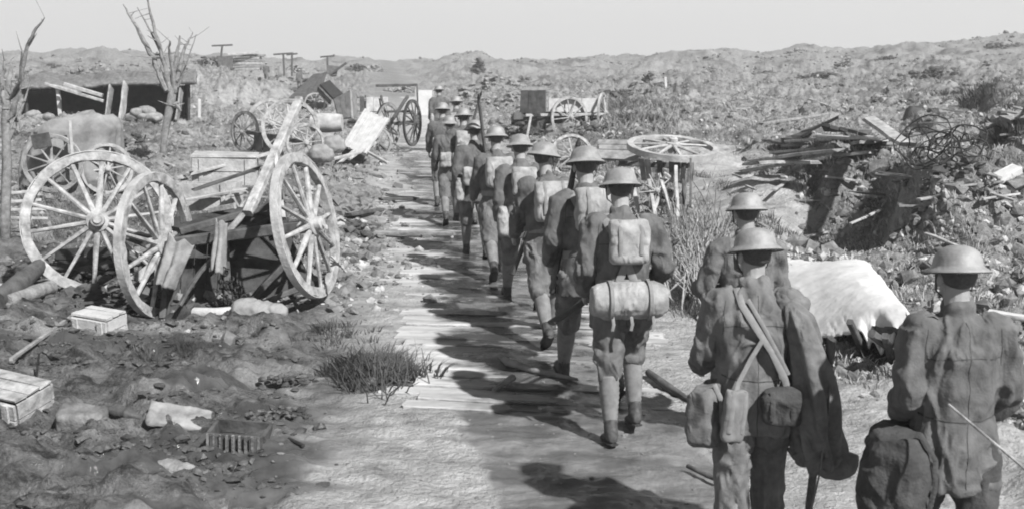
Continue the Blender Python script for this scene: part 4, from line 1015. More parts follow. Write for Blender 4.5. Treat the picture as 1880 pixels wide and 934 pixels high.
for i, (a, b, w_, lab) in enumerate([((350, 318, 14.3), (492, 283, 14.6), .16, 'long pale plank sloping across the crates behind the wagon'), ((330, 368, 13.6), (450, 348, 13.9), .13, 'grey plank resting against the lower crate'), ((440, 385, 13.2), (508, 300, 14.4), .05, 'thin lath leaning on the crates'), ((355, 350, 13.3), (475, 308, 13.5), .10, 'dark split board between the two crates')]):
    beamo('loose_plank', at(*a), at(*b), w_, .035, M_WOOD if i != 3 else M_DARKW, None, lab, 'plank', 'planks around the crates', jit=.006, rag=.04)
# split bush of laths right of the right wheel
for i in range(4):
    beamo('splintered_lath', at(608, 470 + i*6, 11.3 + i*.05), at(636 - i*4, 500 - i*6, 11.1), .018, .018, M_PALEW, None, 'pale splintered lath sticking out behind the right wagon wheel', 'lath', 'splintered laths by the right wagon wheel')

# ---- white broken box, sack and pole in front of the wagon
g = G(184, 608); b_ = crate('bright white broken crate on the mud before the big wheel', g + Vector((0, 0, -.05)), .38, .28, .21, -.35, M_CANVAS, .09, lid=True)
beamo('lath', G(20, 668) + Vector((0, 0, .04)), at(138, 576, 11.0), .03, .03, M_GREYW, None, 'long lath leaning on the bright white crate', 'lath', jit=.006)
g = G(478, 594); t = MB(); t.loft([(g + Vector((-.26+.52*q, .04*math.sin(q*5), .10+.02*math.sin(q*7))), Vector((0, r_*1.1, 0)), Vector((0, 0, r_))) for q, r_ in ((0, .07), (.06, .105), (.25, .12), (.5, .125), (.75, .115), (.93, .09), (1, .04))], 16, p=2.3)
me = voxel(t, .012, 2, fold=.018, fscale=8, seed=31); tag(put('sack', me, M_SAND), 'full grey sack lying on the mud under the right wagon wheel', 'sack')
tubeo('pole', [G(358, 586) + Vector((0, 0, .06)), G(395, 590) + Vector((0, 0, .07)), G(432, 588) + Vector((0, 0, .08))], [.055, .06, .055], M_CANVAS, None, 'short pale rolled bundle lying against the grey sack', 'bundle', n=12, jit=.04)
# ---- other litter on the left mud
def slab(name, label, cat, px, py, sx, sy, sz, rz, m, tilt=(0, 0), dz=0, group=None):
    g = G(px, py); t = MB(); t.box((0, 0, 0), (sx, sy, sz), ch=.12, jit=.012); me = voxel(t, min(.02, sz*.3), 1, fold=.012, fscale=7, seed=int(px))
    o = put(name, me, m); o.location = g + Vector((0, 0, dz)); o.rotation_euler = (tilt[0], tilt[1], rz); return tag(o, label, cat, group)
crate('pale box lying tilted in the mud at the left edge', G(8, 772) + Vector((0, .1, -.02)), .46, .36, .24, -.35, M_PALEW, .16, lid=True)
slab('metal_plate', 'dark bent plate half sunk in the mud', 'plate', 330, 775, .42, .25, .05, .2, M_GREYW, (.3, .25), .03)
slab('clay_lump', 'smooth dark lump of clay on the left mud', 'lump', 150, 780, .32, .22, .18, .1, M_CLOD, (.1, .1), .02)
slab('log', 'short sodden log lying in the near mud', 'log', 298, 866, .42, .12, .10, -.35, M_BARK, (0, .1), .02)
g = G(432, 826)
bk = crate('half buried wicker like box of thin upright slats in the mud', g + Vector((0, .12, -.07)), .36, .24, .19, -.05, M_DARKW, .10, name='slatted_box')
for i in range(9): t = MB(); t.box((-.17+i*.042, -.15, .10), (.014, .014, .20), jit=.003); t.build('slat', M_CLOD, bk)
tubeo('iron_rod', [G(487, 794) + Vector((0, 0, .03)), G(557, 824) + Vector((0, 0, .02))], [.012, .014], M_DARKI, None, 'black iron rod lying on the mud beside the slatted box', 'rod')
tubeo('bent_wire', [at(70+dx, y, 8.6) for dx, y in ((2, 648), (-1, 670), (-3, 700), (-1, 728), (1, 750))], .009, M_DARKI, None, 'bent black wire standing up beside the pale slab', 'wire')
tubeo('bent_wire', [at(dx, y, 6.6) for dx, y in ((-4, 880), (4, 893), (8, 912), (5, 934), (-3, 948))], .008, M_DARKI, None, 'curved black wire in the bottom corner of the mud', 'wire')
slab('stone', 'small dark stone on the pale mud by the lower road edge', 'stone', 611, 890, .05, .04, .04, 0, M_DARKI)
slab('stone', 'dark brick on the mud beyond the slatted box', 'brick', 455, 745, .11, .08, .06, .4, M_DARKW, dz=.02)
slab('board', 'dark board pressed flat into the mud left of the bent plate', 'board', 245, 765, .34, .1, .04, -.2, M_DARKW, (.1, .2), .02)

# ---- sticks lying on the road
tubeo('branch', [at(893, 646, 10.1) + Vector((0, 0, .0)), G(935, 676) + Vector((0, 0, .05)), G(985, 690) + Vector((0, 0, .035)), G(1060, 704) + Vector((0, 0, .03))], [.022, .034, .028, .012], M_GREYW, None, 'dark branch lying across the wet planks left of the marching feet', 'branch', jit=.1)
tubeo('branch', [G(905, 728) + Vector((0, 0, .05)), G(942, 712) + Vector((0, 0, .08))], [.012, .03], M_GREYW, None, 'stubby stick lying on the wet planks below the long branch', 'stick', jit=.1)
tubeo('branch', [G(1190, 698) + Vector((0, 0, .06)), G(1225, 722) + Vector((0, 0, .05)), G(1278, 748) + Vector((0, 0, .02))], [.03, .036, .016], M_DARKW, None, 'dark stick beside the feet of the last man of the file', 'stick', jit=.1)
tubeo('branch', [G(1262, 872) + Vector((0, 0, .06)), G(1300, 893) + Vector((0, 0, .06)), G(1364, 908) + Vector((0, 0, .03))], [.014, .016, .01], M_DARKW, None, 'thin forked twig lying left of the strapped soldier', 'twig')
tubeo('branch', [G(1490, 838) + Vector((0, 0, .05)), G(1530, 850) + Vector((0, 0, .02))], [.012, .008], M_DARKW, None, 'short twig on the pale mud right of the strapped soldier', 'twig')
for k, (a, b) in enumerate([((640, 404), (700, 392)), ((655, 318), (706, 330)), ((560, 470), (620, 452)), ((690, 436), (835, 438)), ((700, 374), (760, 372)), ((730, 320), (812, 322))]):
    beamo('loose_plank', G(*a) + Vector((0, 0, .07)), G(*b) + Vector((0, 0, .07)), .11, .05, M_GREYW if k % 2 else M_DARKW, None, ['grey plank on the spoil left of the road', 'dark plank on the upper spoil left of the road', 'grey plank beside the right wagon wheel', 'dark cross plank level with the feet of the far soldiers', 'grey plank end sticking out of the road edge', 'dark plank across the road beside the far soldiers'][k], 'plank', 'loose planks along the road', jit=.008, rag=.03)

# ---- the sheeted limber at the left
sw = empty('sheeted_wagon', (0, 0, 0), 'small wagon covered by a grey tarpaulin at the left', 'wagon')
t = MB(); Yw = 20.5
def rg(px, py, rx, ry): p = at(px, py, Yw); return (p, Vector((rx, 0, 0)), Vector((0, ry, 0)))
t.loft([rg(126, 352, .82, .62), rg(128, 310, .86, .66), rg(132, 270, .84, .64), rg(140, 236, .74, .55), rg(148, 222, .60, .45), rg(152, 216, .40, .3)], 28, p=3)
me = voxel(t, .03, 2, fn=lambda co, no: .05*(1-3*np.abs(vnoise(co[:, 0]*4.5, co[:, 1]*4.5, co[:, 2]*1.1, 5))) + .10*vnoise(co[:, 0]*2, co[:, 1]*2, co[:, 2]*1.8, 8))
put('tarpaulin', me, M_GTARP, sw)
wheel(sw, at(97, 300, 19.65), Vector((.15, -1, .05)), .50, n=10, m=M_GREYW, roll=.3)
wheel(sw, at(196, 310, 20.1), Vector((.5, -.9, .05)), .45, n=10, m=M_WOOD, roll=.1)
beamo('post', at(128, 222, 19.75), at(134, 305, 19.6), .05, .05, M_WOOD, sw); beamo('tail_or_shade_board', at(60, 262, 19.6), at(92, 256, 19.6), .05, .25, M_DARKW, sw)
heap('rubble', None, None, 250, 275, .6, .6, .5, M_DARKW, 40, .06, kind='stuff', long_=True)
heap('rubble', None, None, 70, 385, 1.0, .6, .25, M_GREYW, 50, .045, kind='stuff', long_=True)
for k in range(4):
    beamo('fence_rail', at(-10 + k*8, 358 + k*14, 14.6), at(70 + k*6, 350 + k*17, 14.8), .035, .035, M_WOOD, None, 'pale broken rail leaning by the left tree trunk', 'rail', 'broken rails by the left tree')
tubeo('log', [at(-6, 552, 10.8), at(30, 525, 11.2), at(78, 483, 11.9)], [.09, .1, .08], M_DARKW, None, 'dark log sloping up to the big left wheel', 'log', n=10, jit=.06)  # darker wood than the log below it
tubeo('log', [G(10, 572) + Vector((0, 0, .09)), G(96, 548) + Vector((0, 0, .12))], [.085, .075], M_BARK, None, 'shorter log with pale cut end below the dark log', 'log', n=10, jit=.05)

# ---- second limber behind the wagon
lb = empty('broken_limber', (0, 0, 0), 'broken limber with three spoked wheels behind the pale raised shaft', 'limber')
wheel(lb, at(450, 242, 26.5), Vector((-.6, -.8, .05)), .47, n=12, m=M_GREYW, mt=M_DARKI, roll=.1, w=.06)
wheel(lb, at(533, 235, 25.5), Vector((.25, -.95, .1)), .64, n=12, m=M_PALEW, roll=.1, w=.07)
wheel(lb, at(500, 228, 27.0), Vector((.1, -.98, .1)), .60, n=12, m=M_WOOD, roll=.25, w=.07)
wheel(lb, at(560, 262, 24.6), Vector((.45, -.9, .0)), .42, n=10, m=M_PALEW, roll=.1, w=.06)
beamo('axle', at(450, 242, 26.5), at(560, 262, 24.6), .09, .09, M_DARKW, lb)
quad([at(470, 248, 26), at(520, 246, 25.2), at(520, 280, 25.2), at(470, 280, 26)], 3, .05, M_DARKW, 'box_side', lb)
tubeo('draw_bar', [at(470, 280, 25), at(430, 282, 25.5)], .04, M_DARKW, lb)
bl = MB(); bl.lathe([(.001, -.36), (.19, -.36), (.215, -.2), (.225, 0), (.215, .2), (.19, .36), (.001, .36)], 24, Matrix.Translation(at(600, 226, 26.5)) @ R(PI/2, 'Y')); o = bl.build('barrel', M_WOOD, None, True, ang=rad(50)); 
tag(o, 'pale barrel lying on its side above the grey sacks', 'barrel')
for k, (px, py, lab) in enumerate([(596, 262, 'pale sack under the barrel'), (612, 268, 'second pale sack under the barrel, nearer the road'), (590, 285, 'grey sack slumped at the foot of the limber')]):
    t = MB(); t.loft([((0, 0, 0), (.2, 0, 0), (0, .14, 0)), ((0, 0, .1), (.28, 0, 0), (0, .2, 0)), ((0, 0, .26), (.26, 0, 0), (0, .18, 0)), ((0, 0, .36), (.14, 0, 0), (0, .09, 0))], 14)
    me = voxel(t, .03, 2, fold=.03, fscale=5, seed=40+k); o = put('sack', me, M_SAND); o.location = at(px, py + 12, 25.6 - k*.5); tag(o, lab, 'sack', 'sacks by the limber')
# ---- tipped handcart with pale panel, dark box behind it
tc = empty('tipped_cart', (0, 0, 0), 'tipped cart with a pale corrugated panel facing the road', 'cart')
quad([at(670, 204, 27.0), at(714, 222, 26.6), at(672, 286, 25.6), at(630, 270, 26.0)], 12, .05, M_CANVAS, 'panel', tc, jit=.012, gap=.006)
quad([at(630, 270, 26.05), at(672, 286, 25.65), at(668, 296, 26.2), at(628, 284, 26.6)], 2, .03, M_DARKW, 'tail_or_shade_board', tc)
for a, b in (((618, 304, 25.0), (660, 268, 26)), ((655, 268, 26), (712, 300, 25.2)), ((640, 292, 25), (690, 262, 26.2)), ((660, 280, 25.4), (612, 292, 24.6))): beamo('shaft', at(*a), at(*b), .06, .06, M_WOOD, tc, jit=.005)
wheel(tc, at(690, 262, 26.8), Vector((.4, -.9, .1)), .38, n=10, m=M_GREYW, roll=.1, w=.05)
db = empty('dark_box', (0, 0, 0), 'dark overturned box body standing on edge behind the tipped cart', 'box')
quad([at(612, 185, 29), at(642, 168, 29.4), at(645, 218, 29), at(622, 222, 28.6)], 3, .05, M_DARKW, 'side', db); quad([at(642, 168, 29.4), at(652, 172, 30.6), at(654, 214, 30.4), at(645, 218, 29)], 3, .04, M_GREYW, 'end_side', db)
quad([at(612, 185, 29), at(642, 168, 29.4), at(652, 172, 30.6), at(624, 183, 30.4)], 2, .04, M_GREYW, 'top', db)
# ---- gun limber on its thin wheels beside the road
gl = empty('gun_limber', (0, 0, 0), 'dark skeletal gun limber with thin wheels and raised bar beside the far road', 'limber')
wheel(gl, at(712, 232, 30.5), Vector((.95, -.45, .0)), .62, n=12, m=M_GREYW, mt=M_DARKI, w=.05); wheel(gl, at(757, 226, 30.5), Vector((.97, -.3, .0)), .62, n=12, m=M_DARKW, mt=M_DARKI, w=.05)
for a, b, w_ in (((706, 230, 30.5), (762, 224, 30.5), .09), ((690, 158, 33), (766, 156, 33), .07), ((722, 218, 30), (748, 178, 31.5), .08), ((700, 176, 31), (712, 228, 30.5), .05), ((766, 158, 33), (768, 235, 30.3), .05), ((712, 205, 30.4), (760, 205, 30.3), .06), ((690, 232, 29), (730, 248, 29.4), .05)): beamo('frame_bar', at(*a), at(*b), w_, w_, M_DARKW, gl, jit=.006)
quad([at(672, 180, 31), at(712, 180, 31.2), at(712, 205, 31), at(672, 206, 30.8)], 3, .05, M_WOOD, 'box_side', gl)
# ---- bright screen standing at the end of the road
bs = empty('canvas_screen', (0, 0, 0), 'bright white upright canvas screen at the far end of the road', 'screen')
p0, p1 = at(764, 214, 47), at(795, 214, 47)
quad([at(765, 165, 47), at(794, 165, 47), p1, p0], 1, .03, M_TARP, 'cloth', bs)
beamo('post', at(763, 162, 47), at(763, 216, 47), .05, .05, M_WOOD, bs); beamo('post', at(796, 162, 47), at(796, 216, 47), .05, .05, M_WOOD, bs)

# ================================================================ background left
def on_ground(px, py): return G(px, py)
dg = empty('dugout', (0, 0, 0), 'low dark dugout cut into the left bank under a sagging timber roof', 'dugout')
Yd = 40.0
def D(px, py, dy=0.0): return at(px, py, Yd + dy)
gl_z = D(200, 216).z
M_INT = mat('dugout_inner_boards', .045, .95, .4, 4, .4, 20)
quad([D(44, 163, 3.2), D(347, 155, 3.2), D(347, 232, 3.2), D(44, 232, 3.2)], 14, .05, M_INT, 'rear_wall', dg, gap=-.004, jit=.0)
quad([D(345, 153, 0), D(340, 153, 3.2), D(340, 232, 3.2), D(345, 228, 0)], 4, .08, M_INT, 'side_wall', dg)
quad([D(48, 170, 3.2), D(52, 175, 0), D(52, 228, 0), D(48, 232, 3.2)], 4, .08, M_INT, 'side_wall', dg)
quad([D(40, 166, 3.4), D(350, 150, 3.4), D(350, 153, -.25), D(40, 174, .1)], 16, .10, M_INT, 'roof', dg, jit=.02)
beamo('post', D(106, 160, -.1), D(112, 226, -.1), .13, .13, M_TARP, dg)
def cover(u, v):
    x = 30 + 330*u; p = at(x, 156 - 6*math.sin(u*3) , Yd - .35 + 4.6*v); z = D(x, 163 - 10*u, 0).z
    k = .08 + .20*abs(math.sin(u*7+.6)) + .15*abs(math.sin(u*17+2)); e = math.sin(min(v*1.6, 1)*PI/2)
    return Vector((p.x, p.y, z + .06 + k*.75*e + (.10*math.sin(u*31+v*9)*e)))
o = clothmesh('earth_cover', cover, 90, 24, M_CLOD, dg, th=.12, fold=.07, fs=2.0, seed=77)
for a, b, w_, mt_, lab in (((82, 154, -1.0), (190, 186, -.9), .10, M_PALEW, 'long pale pole slanting down across the dugout mouth'), ((118, 155, -.7), (188, 176, -.7), .13, M_WOOD, 'shorter thick pole above the slanting one at the dugout'), ((95, 157, -.5), (150, 168, -.4), .08, M_WOOD, 'thin pole against the dugout roof edge')):
    beamo('pole', D(*a), D(*b), w_, w_, mt_, None, lab, 'pole', 'poles leaning at the dugout')
for a, b, w_, lab in (((204, 160, -.4), (196, 226, -1.2), .33, 'grey door board leaning at the middle of the dugout'), ((231, 154, -.4), (222, 228, -1.2), .42, 'wider pale board leaning beside the first at the dugout'), ((333, 166, -.6), (325, 224, -1.2), .34, 'grey metal sheet leaning at the right end of the dugout')):
    beamo('leaning_board', D(*a), D(*b), .05, w_*1.1, M_GREYW if 'first' not in lab else M_WOOD, None, lab, 'board', 'boards leaning at the dugout', ref=Vector((0, 1, 0)), jit=.01)
for k, (px, py) in enumerate([(244, 214), (254, 206), (262, 216), (270, 204), (279, 214), (288, 216), (60, 212), (74, 218), (90, 216)]):
    t = MB(); t.ball((0, 0, 0), (.30, .2, .15)); me = voxel(t, .04, 1, fold=.04, fscale=4, seed=60+k); o = put('sandbag', me, M_SAND); o.location = D(px, py, -1.5); o.rotation_euler = (0, .2*(k % 3-1), k)
    tag(o, 'pale sandbag in the little heap at the dugout mouth' if k < 6 else 'pale sandbag slumped at the left end of the dugout', 'sandbag', 'sandbags at the dugout' if k < 6 else 'sandbags left of the dugout')

# ---- dead trees
def tree(label, trunk, limbs, m=M_BARK, twigs=40, Y=14, seed=1):
    """trunk: [(px,py,r)], limbs: lists of the same; drawn at distance Y with real depth spread"""
    root = empty('dead_tree', (0, 0, 0), label, 'tree', 'shattered dead trees'); r = random.Random(seed)
    t = MB(); t.tube([at(px, py, Y) for px, py, _ in trunk], [q for *_, q in trunk], 12, jit=.13); me = t.mesh('trunk', True); tr = put('trunk', me, m, root)
    for l in limbs:
        dy = r.uniform(-.4, .4); n = len(l); P = [at(px, py, Y + dy*i/max(n-1, 1)) for i, (px, py, _) in enumerate(l)]
        # resample with crookedness
        Q = []; RR_ = []
        for i in range(n-1):
            for k in range(4): q = k/4; Q.append(P[i].lerp(P[i+1], q) + Vector([r.uniform(-1, 1)*l[i][2]*.5 for _ in range(3)])); RR_.append(l[i][2]*(1-q) + l[i+1][2]*q)
        Q.append(P[-1]); RR_.append(l[-1][2])
        t = MB(); t.tube(Q, RR_, 8, jit=.12); t.build('limb', m, root, True)
        for k in range(len(Q)//2):
            i = r.randrange(1, len(Q)); d = Vector((r.gauss(0, 1), r.gauss(0, 1), r.uniform(-.2, 1.3))).normalized()*r.uniform(.08, .3)*Y/14
            t = MB(); t.tube([Q[i], Q[i] + d*.5, Q[i] + d + Vector((0, 0, r.uniform(-.04, .06)))], [RR_[i]*.5, RR_[i]*.3, .003*Y/14], 5); t.build('twig', m, root, True)
    return root
tree('splintered dead tree at the left edge with one bent broken branch', [(10, 470, .075), (9, 400, .062), (12, 300, .056), (10, 220, .052), (14, 160, .042), (22, 118, .02)],
     [[(12, 230, .04), (30, 190, .035), (42, 130, .028), (50, 85, .022), (62, 60, .02), (82, 33, .006)], [(12, 200, .05), (4, 150, .035), (8, 112, .012)], [(20, 180, .03), (36, 150, .02), (40, 95, .008)], [(14, 260, .03), (34, 215, .02), (56, 150, .008)], [(12, 180, .03), (-6, 130, .02)], [(30, 200, .02), (38, 240, .01)]], Y=14.5, seed=4)
heap('hanging_splinters', 'ragged splinters and dead leaves clinging to the left tree top', 'splinters', 22, 175, .3, .3, .0, M_BARK, 0, .03, Y=14.5) if False else None
tree('dead tree with fanned bare branches behind the wagon', [(298, 312, .085), (300, 270, .07), (306, 225, .085), (313, 190, .10), (317, 166, .10), (318, 150, .05)],
     [[(310, 170, .09), (292, 130, .07), (270, 85, .055), (246, 40, .035), (226, 8, .012)], [(312, 168, .08), (302, 120, .05), (286, 60, .04), (268, -12, .015)], [(318, 165, .07), (322, 120, .05), (330, 66, .02)], [(322, 165, .07), (334, 110, .045), (345, 78, .025), (354, 60, .01)], [(314, 160, .06), (300, 105, .03), (252, 14, .012)], [(326, 160, .04), (342, 120, .02), (360, 64, .008)], [(320, 170, .06), (310, 100, .03), (312, 76, .02)], [(322, 190, .08), (332, 205, .03)]], Y=27, seed=9)

# ---- far left skyline litter
def tpost(label, px, y0, y1, w, Y, m=M_DARKW, cross=True):
    root = empty('crossbar_post', (0, 0, 0), label, 'post', 'posts with crossbars on the skyline'); k = Y/2100
    beamo('post', at(px, y0, Y), at(px + random.uniform(-3, 3), y1, Y), 3.2*k, 3.2*k, m, root)
    beamo('crossbar', at(px - w/2, y0 + random.uniform(0, 3), Y), at(px + w/2, y0 - 1, Y), 2.6*k, 3*k, m, root); return root
tpost('leftmost crossbar post, standing on the brush pile', 408, 84, 112, 38, 92); tpost('crossbar post between the two far figures', 520, 99, 140, 36, 88); tpost('crossbar post just right of the far figures', 536, 100, 140, 20, 90); tpost('crossbar post with a leaning spar beside the dark heap', 601, 104, 142, 26, 80)
beamo('spar', at(604, 138, 79), at(636, 116, 79), .16, .16, M_DARKW, None, 'dark spar leaning up beside the crossbar post', 'spar')
quad([at(600, 122, 80), at(622, 124, 80), at(618, 140, 79), at(600, 142, 79)], 2, .1, M_DARKW, 'wreck_panel'); tag(bpy.data.objects['wreck_panel'], 'small dark panel at the foot of the leaning spar', 'panel')
ls = empty('timber_stack', (0, 0, 0), 'stack of long sawn timbers on the left skyline', 'timber stack')
for i in range(6): beamo('timber', at(427 + random.uniform(-5, 3), 103 + i*5, 90), at(480 + random.uniform(-4, 6), 102 + i*5, 90), .9, .17, M_WOOD if i % 2 else M_GREYW, ls, jit=.02)
beamo('timber', at(418, 101, 89), at(474, 97, 89.5), .3, .2, M_WOOD, ls)
bp_ = heap('brush_pile', 'dark brush pile left of the skyline timber stack', 'brush pile', 392, 122, 2.2, .8, .9, M_DARKW, 130, .09, Y=90, long_=True)
bp_.location.z += at(392, 122, 90).z - gz(at(392, 122, 90).x, 90)
quad([at(400, 106, 89), at(428, 104, 89), at(428, 128, 88.5), at(402, 126, 88.5)], 3, .1, M_DARKW, 'dark_shed'); tag(bpy.data.objects['dark_shed'], 'dark boarded side between brush pile and timber stack', 'board wall')
FARP = [(488, 118, 84, 'tiny far figure at the right end of the timber stack'), (549, 118, 84, 'tiny far figure beside the crossbar posts'), (186, 126, 70, 'tiny lone figure on the slope above the dugout')]
for k, (px, yt, Yf, lab) in enumerate(FARP): soldier(lab, px, yt, dict(), set(), .03, yaw=.4*k, seed=70+k, Y=Yf, group='small far figures on the slope', scale=.85)
heap('rubble', None, None, 500, 150, 4.0, 1.2, .5, M_DARKW, 70, .12, kind='stuff', long_=True)
for (px, py, rx, hh, m_) in ((104, 128, 1.3, .4, M_DARKW), (545, 138, 1.2, .9, M_GREYW), (660, 132, 1.4, .7, M_DARKW), (685, 132, 1.0, .7, M_GREYW), (150, 150, 3, .5, M_CLOD), (880, 135, .4, 1.2, M_DARKW), (1190, 165, 1.5, 1.1, M_DARKW), (1140, 178, 1.2, .4, M_DARKW), (1400, 140, 1.5, .35, M_DARKW), (1300, 138, 1.6, .5, M_GREYW), (1500, 145, 1.8, .35, M_DARKW), (1553, 125, .5, 1.3, M_GREYW), (1620, 115, 2., .5, M_DARKW), (1470, 98, 3, .5, M_GREYW), (1840, 90, 3, .6, M_DARKW), (940, 190, 2.5, 1.0, M_GREYW), (900, 165, 2.5, .9, M_GREYW), (960, 160, 2.0, .6, M_CLOD), (560, 175, 1.6, .8, M_DARKW), (640, 240, .6, .4, M_DARKW), (740, 170, 1.2, .5, M_GREYW), (1290, 215, 2, .3, M_GREYW), (1610, 195, 2.0, .3, M_DARKW), (1120, 232, 1.5, .35, M_GREYW), (270, 155, 2, .3, M_DARKW), (30, 260, .6, .3, M_DARKW), (1700, 140, 2.5, .5, M_DARKW)):
    heap('rubble', None, None, px, py, rx, rx*.6, hh, m_, 60, .05 + .001*G(px, py).y, kind='stuff', long_=True)
for px, py in ((1860, 240),): heap('rubble', None, None, px, py, 2.2, .9, .4, M_GREYW, 110, .10, kind='stuff', long_=True)
beamo('stake', at(1221, 142, 66), at(1224, 182, 66), .14, .14, M_TARP, None, 'pale stake at the edge of the dark far debris heap', 'stake')
beamo('stake', at(366, 182, 40), at(366, 216, 40), .09, .09, M_TARP, None, 'short pale stake right of the dugout', 'stake')
# dark heap with boxes before the skyline
hp = empty('collapsed_shelter', (0, 0, 0), 'collapsed dark shelter roof beyond the limber wheels', 'shelter')
quad([at(575, 140, 52), at(600, 136, 52), at(585, 182, 48), at(530, 184, 48)], 6, .08, M_DARKW, 'roof_slope', hp); quad([at(600, 136, 52), at(612, 150, 54), at(606, 190, 50), at(585, 182, 48)], 3, .08, M_GREYW, 'roof_slope', hp)
bx_ = empty('tarred_box', (0, 0, 0), 'black diamond tilted box beside the collapsed shelter', 'box')
quad([at(603, 151, 46), at(628, 176, 45.6), at(610, 184, 45), at(586, 158, 45.4)], 1, .1, M_DARKI, 'lid', bx_); quad([at(586, 158, 45.4), at(610, 184, 45), at(608, 192, 45.2), at(584, 166, 45.6)], 1, .05, M_DARKW, 'side', bx_)
wheel(hp, at(578, 190, 46), Vector((.2, -.95, 0)), .42, n=10, m=M_WOOD, w=.06)
for k, (px, y0, y1, Yp) in enumerate([(665, 178, 206, 36), (672, 186, 208, 35)]): beamo('stump_post', at(px, y0, Yp), at(px, y1, Yp), .12, .12, M_DARKW, None, ['dark stump post behind the tipped cart', 'shorter dark stump post beside the gun limber box'][k], 'post')

# ================================================================ right side
rl = empty('handcart', (0, 0, 0), 'two wheeled cart with a dark box and pale wheels beyond the file', 'cart')
Yr = 34.5
wheel(rl, at(1045, 216, Yr), Vector((.45, -.88, .05)), .63, n=12, m=M_PALEW, roll=.1, w=.06); wheel(rl, at(1106, 208, Yr+.6), Vector((.97, -.3, .0)), .62, n=12, m=M_PALEW, roll=.1, w=.06)
for a, b, c, d, n_, mt_ in (((957, 166, Yr), (1003, 166, Yr-.3), (1003, 208, Yr-.3), (955, 208, Yr), 'box_side', M_DARKW), ((957, 166, Yr), (1003, 166, Yr-.3), (1005, 160, Yr+1), (962, 160, Yr+1), 'box_top', M_GREYW), ((1006, 182, Yr), (1098, 180, Yr+.5), (1098, 206, Yr+.5), (1006, 206, Yr), 'tray_side', M_CANVAS)):
    quad([at(*a), at(*b), at(*c), at(*d)], 3, .05, mt_, n_, rl)
for a, b, w_ in (((965, 212, Yr-.2), (1106, 210, Yr+.4), .08), ((975, 212, Yr-.3), (968, 250, Yr-.6), .06), ((945, 228, Yr), (1000, 214, Yr), .06)): beamo('frame_bar', at(*a), at(*b), w_, w_, M_WOOD, rl)
heap('rubble', None, None, 965, 250, 1.0, .5, .7, M_DARKW, 60, .06, kind='stuff', long_=True)
heap('rubble', None, None, 1070, 250, .9, .5, .4, M_DARKW, 40, .05, kind='stuff', long_=True)
bw_ = empty('spoked_wheel', (0, 0, 0), 'lone broken wheel showing between the helmets', 'wheel')
wheel(bw_, at(1050, 288, 25), Vector((.2, -.93, .25)), .50, n=12, m=M_PALEW, name='rim', missing=(2, 7), w=.06)
tubeo('log', [at(1112, 222, 37), at(1150, 226, 36.5), at(1180, 236, 36), at(1230, 244, 35.6)], [.05, .07, .1, .08], M_DARKW, None, 'bent dark log lying on the grass behind the flat wheel', 'log', n=9, jit=.1)
tubeo('log', [at(1168, 228, 35.2), at(1220, 238, 35), at(1290, 246, 34.8), at(1370, 240, 34.6)], [.12, .12, .09, .05], M_GREYW, None, 'long straight pole pointing right across the grass', 'pole', n=9, jit=.06)
quad([at(943, 207, Yr-.1), at(1112, 205, Yr+.5), at(1112, 216, Yr+.4), at(943, 220, Yr-.2)], 1, -.4, M_DARKW, 'bed', rl)
quad([at(950, 218, Yr), at(1006, 216, Yr), at(1000, 246, Yr), at(956, 248, Yr)], 3, -.3, M_DARKW, 'locker', rl)
tw = MB()
for i in range(90):
    px = random.gauss(688, 34); py = 712 + random.gauss(0, 12); g = G(px, py); d = Vector((random.gauss(0, .5), random.gauss(0, .4), .9)).normalized()*random.uniform(.1, .38)
    tw.tube([g, g + d*.5 + Vector((random.uniform(-.03, .03), 0, .01)), g + d], [.006, .005, .002], 5)
tag(tw.build('brushwood', M_DARKW, None, True), 'dark twigs standing in the weeds by the road edge', 'brushwood', kind='stuff')
heap('rubble', None, None, 690, 712, .30, .2, .08, M_WETCLOD, 90, .025, kind='stuff')
for q_ in ((120, 690), (300, 720), (230, 815), (520, 760), (90, 850), (400, 870), (540, 700), (470, 660), (200, 900)): heap('rubble', None, None, q_[0], q_[1], random.uniform(.15, .4), .14, .05, M_WETCLOD, 50, .02, kind='stuff', long_=(q_[0] % 3 == 0))
# ---- cart wreck carrying a flat wheel
cw = empty('cart_wreck', (0, 0, 0), 'cart wreck with a wheel lying flat on top and stakes beneath', 'cart')
Yc = 17.5
wheel(cw, at(1235, 272, Yc), Vector((0.05, -.16, .97)), .70, n=10, m=M_WOOD, roll=.1, w=.09, missing=(4,), dish=.05)
quad([at(1172, 288, Yc-.5), at(1262, 298, Yc-.6), at(1258, 336, Yc-.5), at(1178, 328, Yc-.4)], 8, .04, M_DARKW, 'side', cw, skip=(2, 4)); quad([at(1262, 298, Yc-.6), at(1270, 292, Yc+.5), at(1268, 332, Yc+.5), at(1258, 336, Yc-.5)], 3, .04, M_GREYW, 'end_side', cw)
quad([at(1100, 262, Yc+1.5), at(1175, 262, Yc+1.2), at(1180, 300, Yc+.8), at(1102, 296, Yc+1.)], 4, .05, M_GREYW, 'tail_or_shade_board', cw, dirn='h')
beamo('axle', at(1130, 300, Yc), at(1265, 305, Yc), .08, .08, M_DARKW, cw); 
for a, b, w_ in (((1192, 330, Yc-.7), (1205, 410, Yc-1.3), .05), ((1240, 305, Yc-.8), (1246, 440, Yc-1.8), .05), ((1268, 292, Yc-.9), (1268, 380, Yc-1.4), .03), ((1210, 320, Yc-.7), (1236, 400, Yc-1.4), .05), ((1225, 330, Yc-.7), (1198, 390, Yc-1.1), .05), ((1180, 350, Yc-.5), (1250, 372, Yc-1.2), .045), ((1254, 330, Yc-.8), (1258, 430, Yc-1.6), .045), ((1160, 310, Yc), (1172, 400, Yc-.8), .06)): beamo('stake', at(*a), at(*b), w_, w_, M_WOOD if w_ > .045 else M_DARKW, cw, jit=.006)
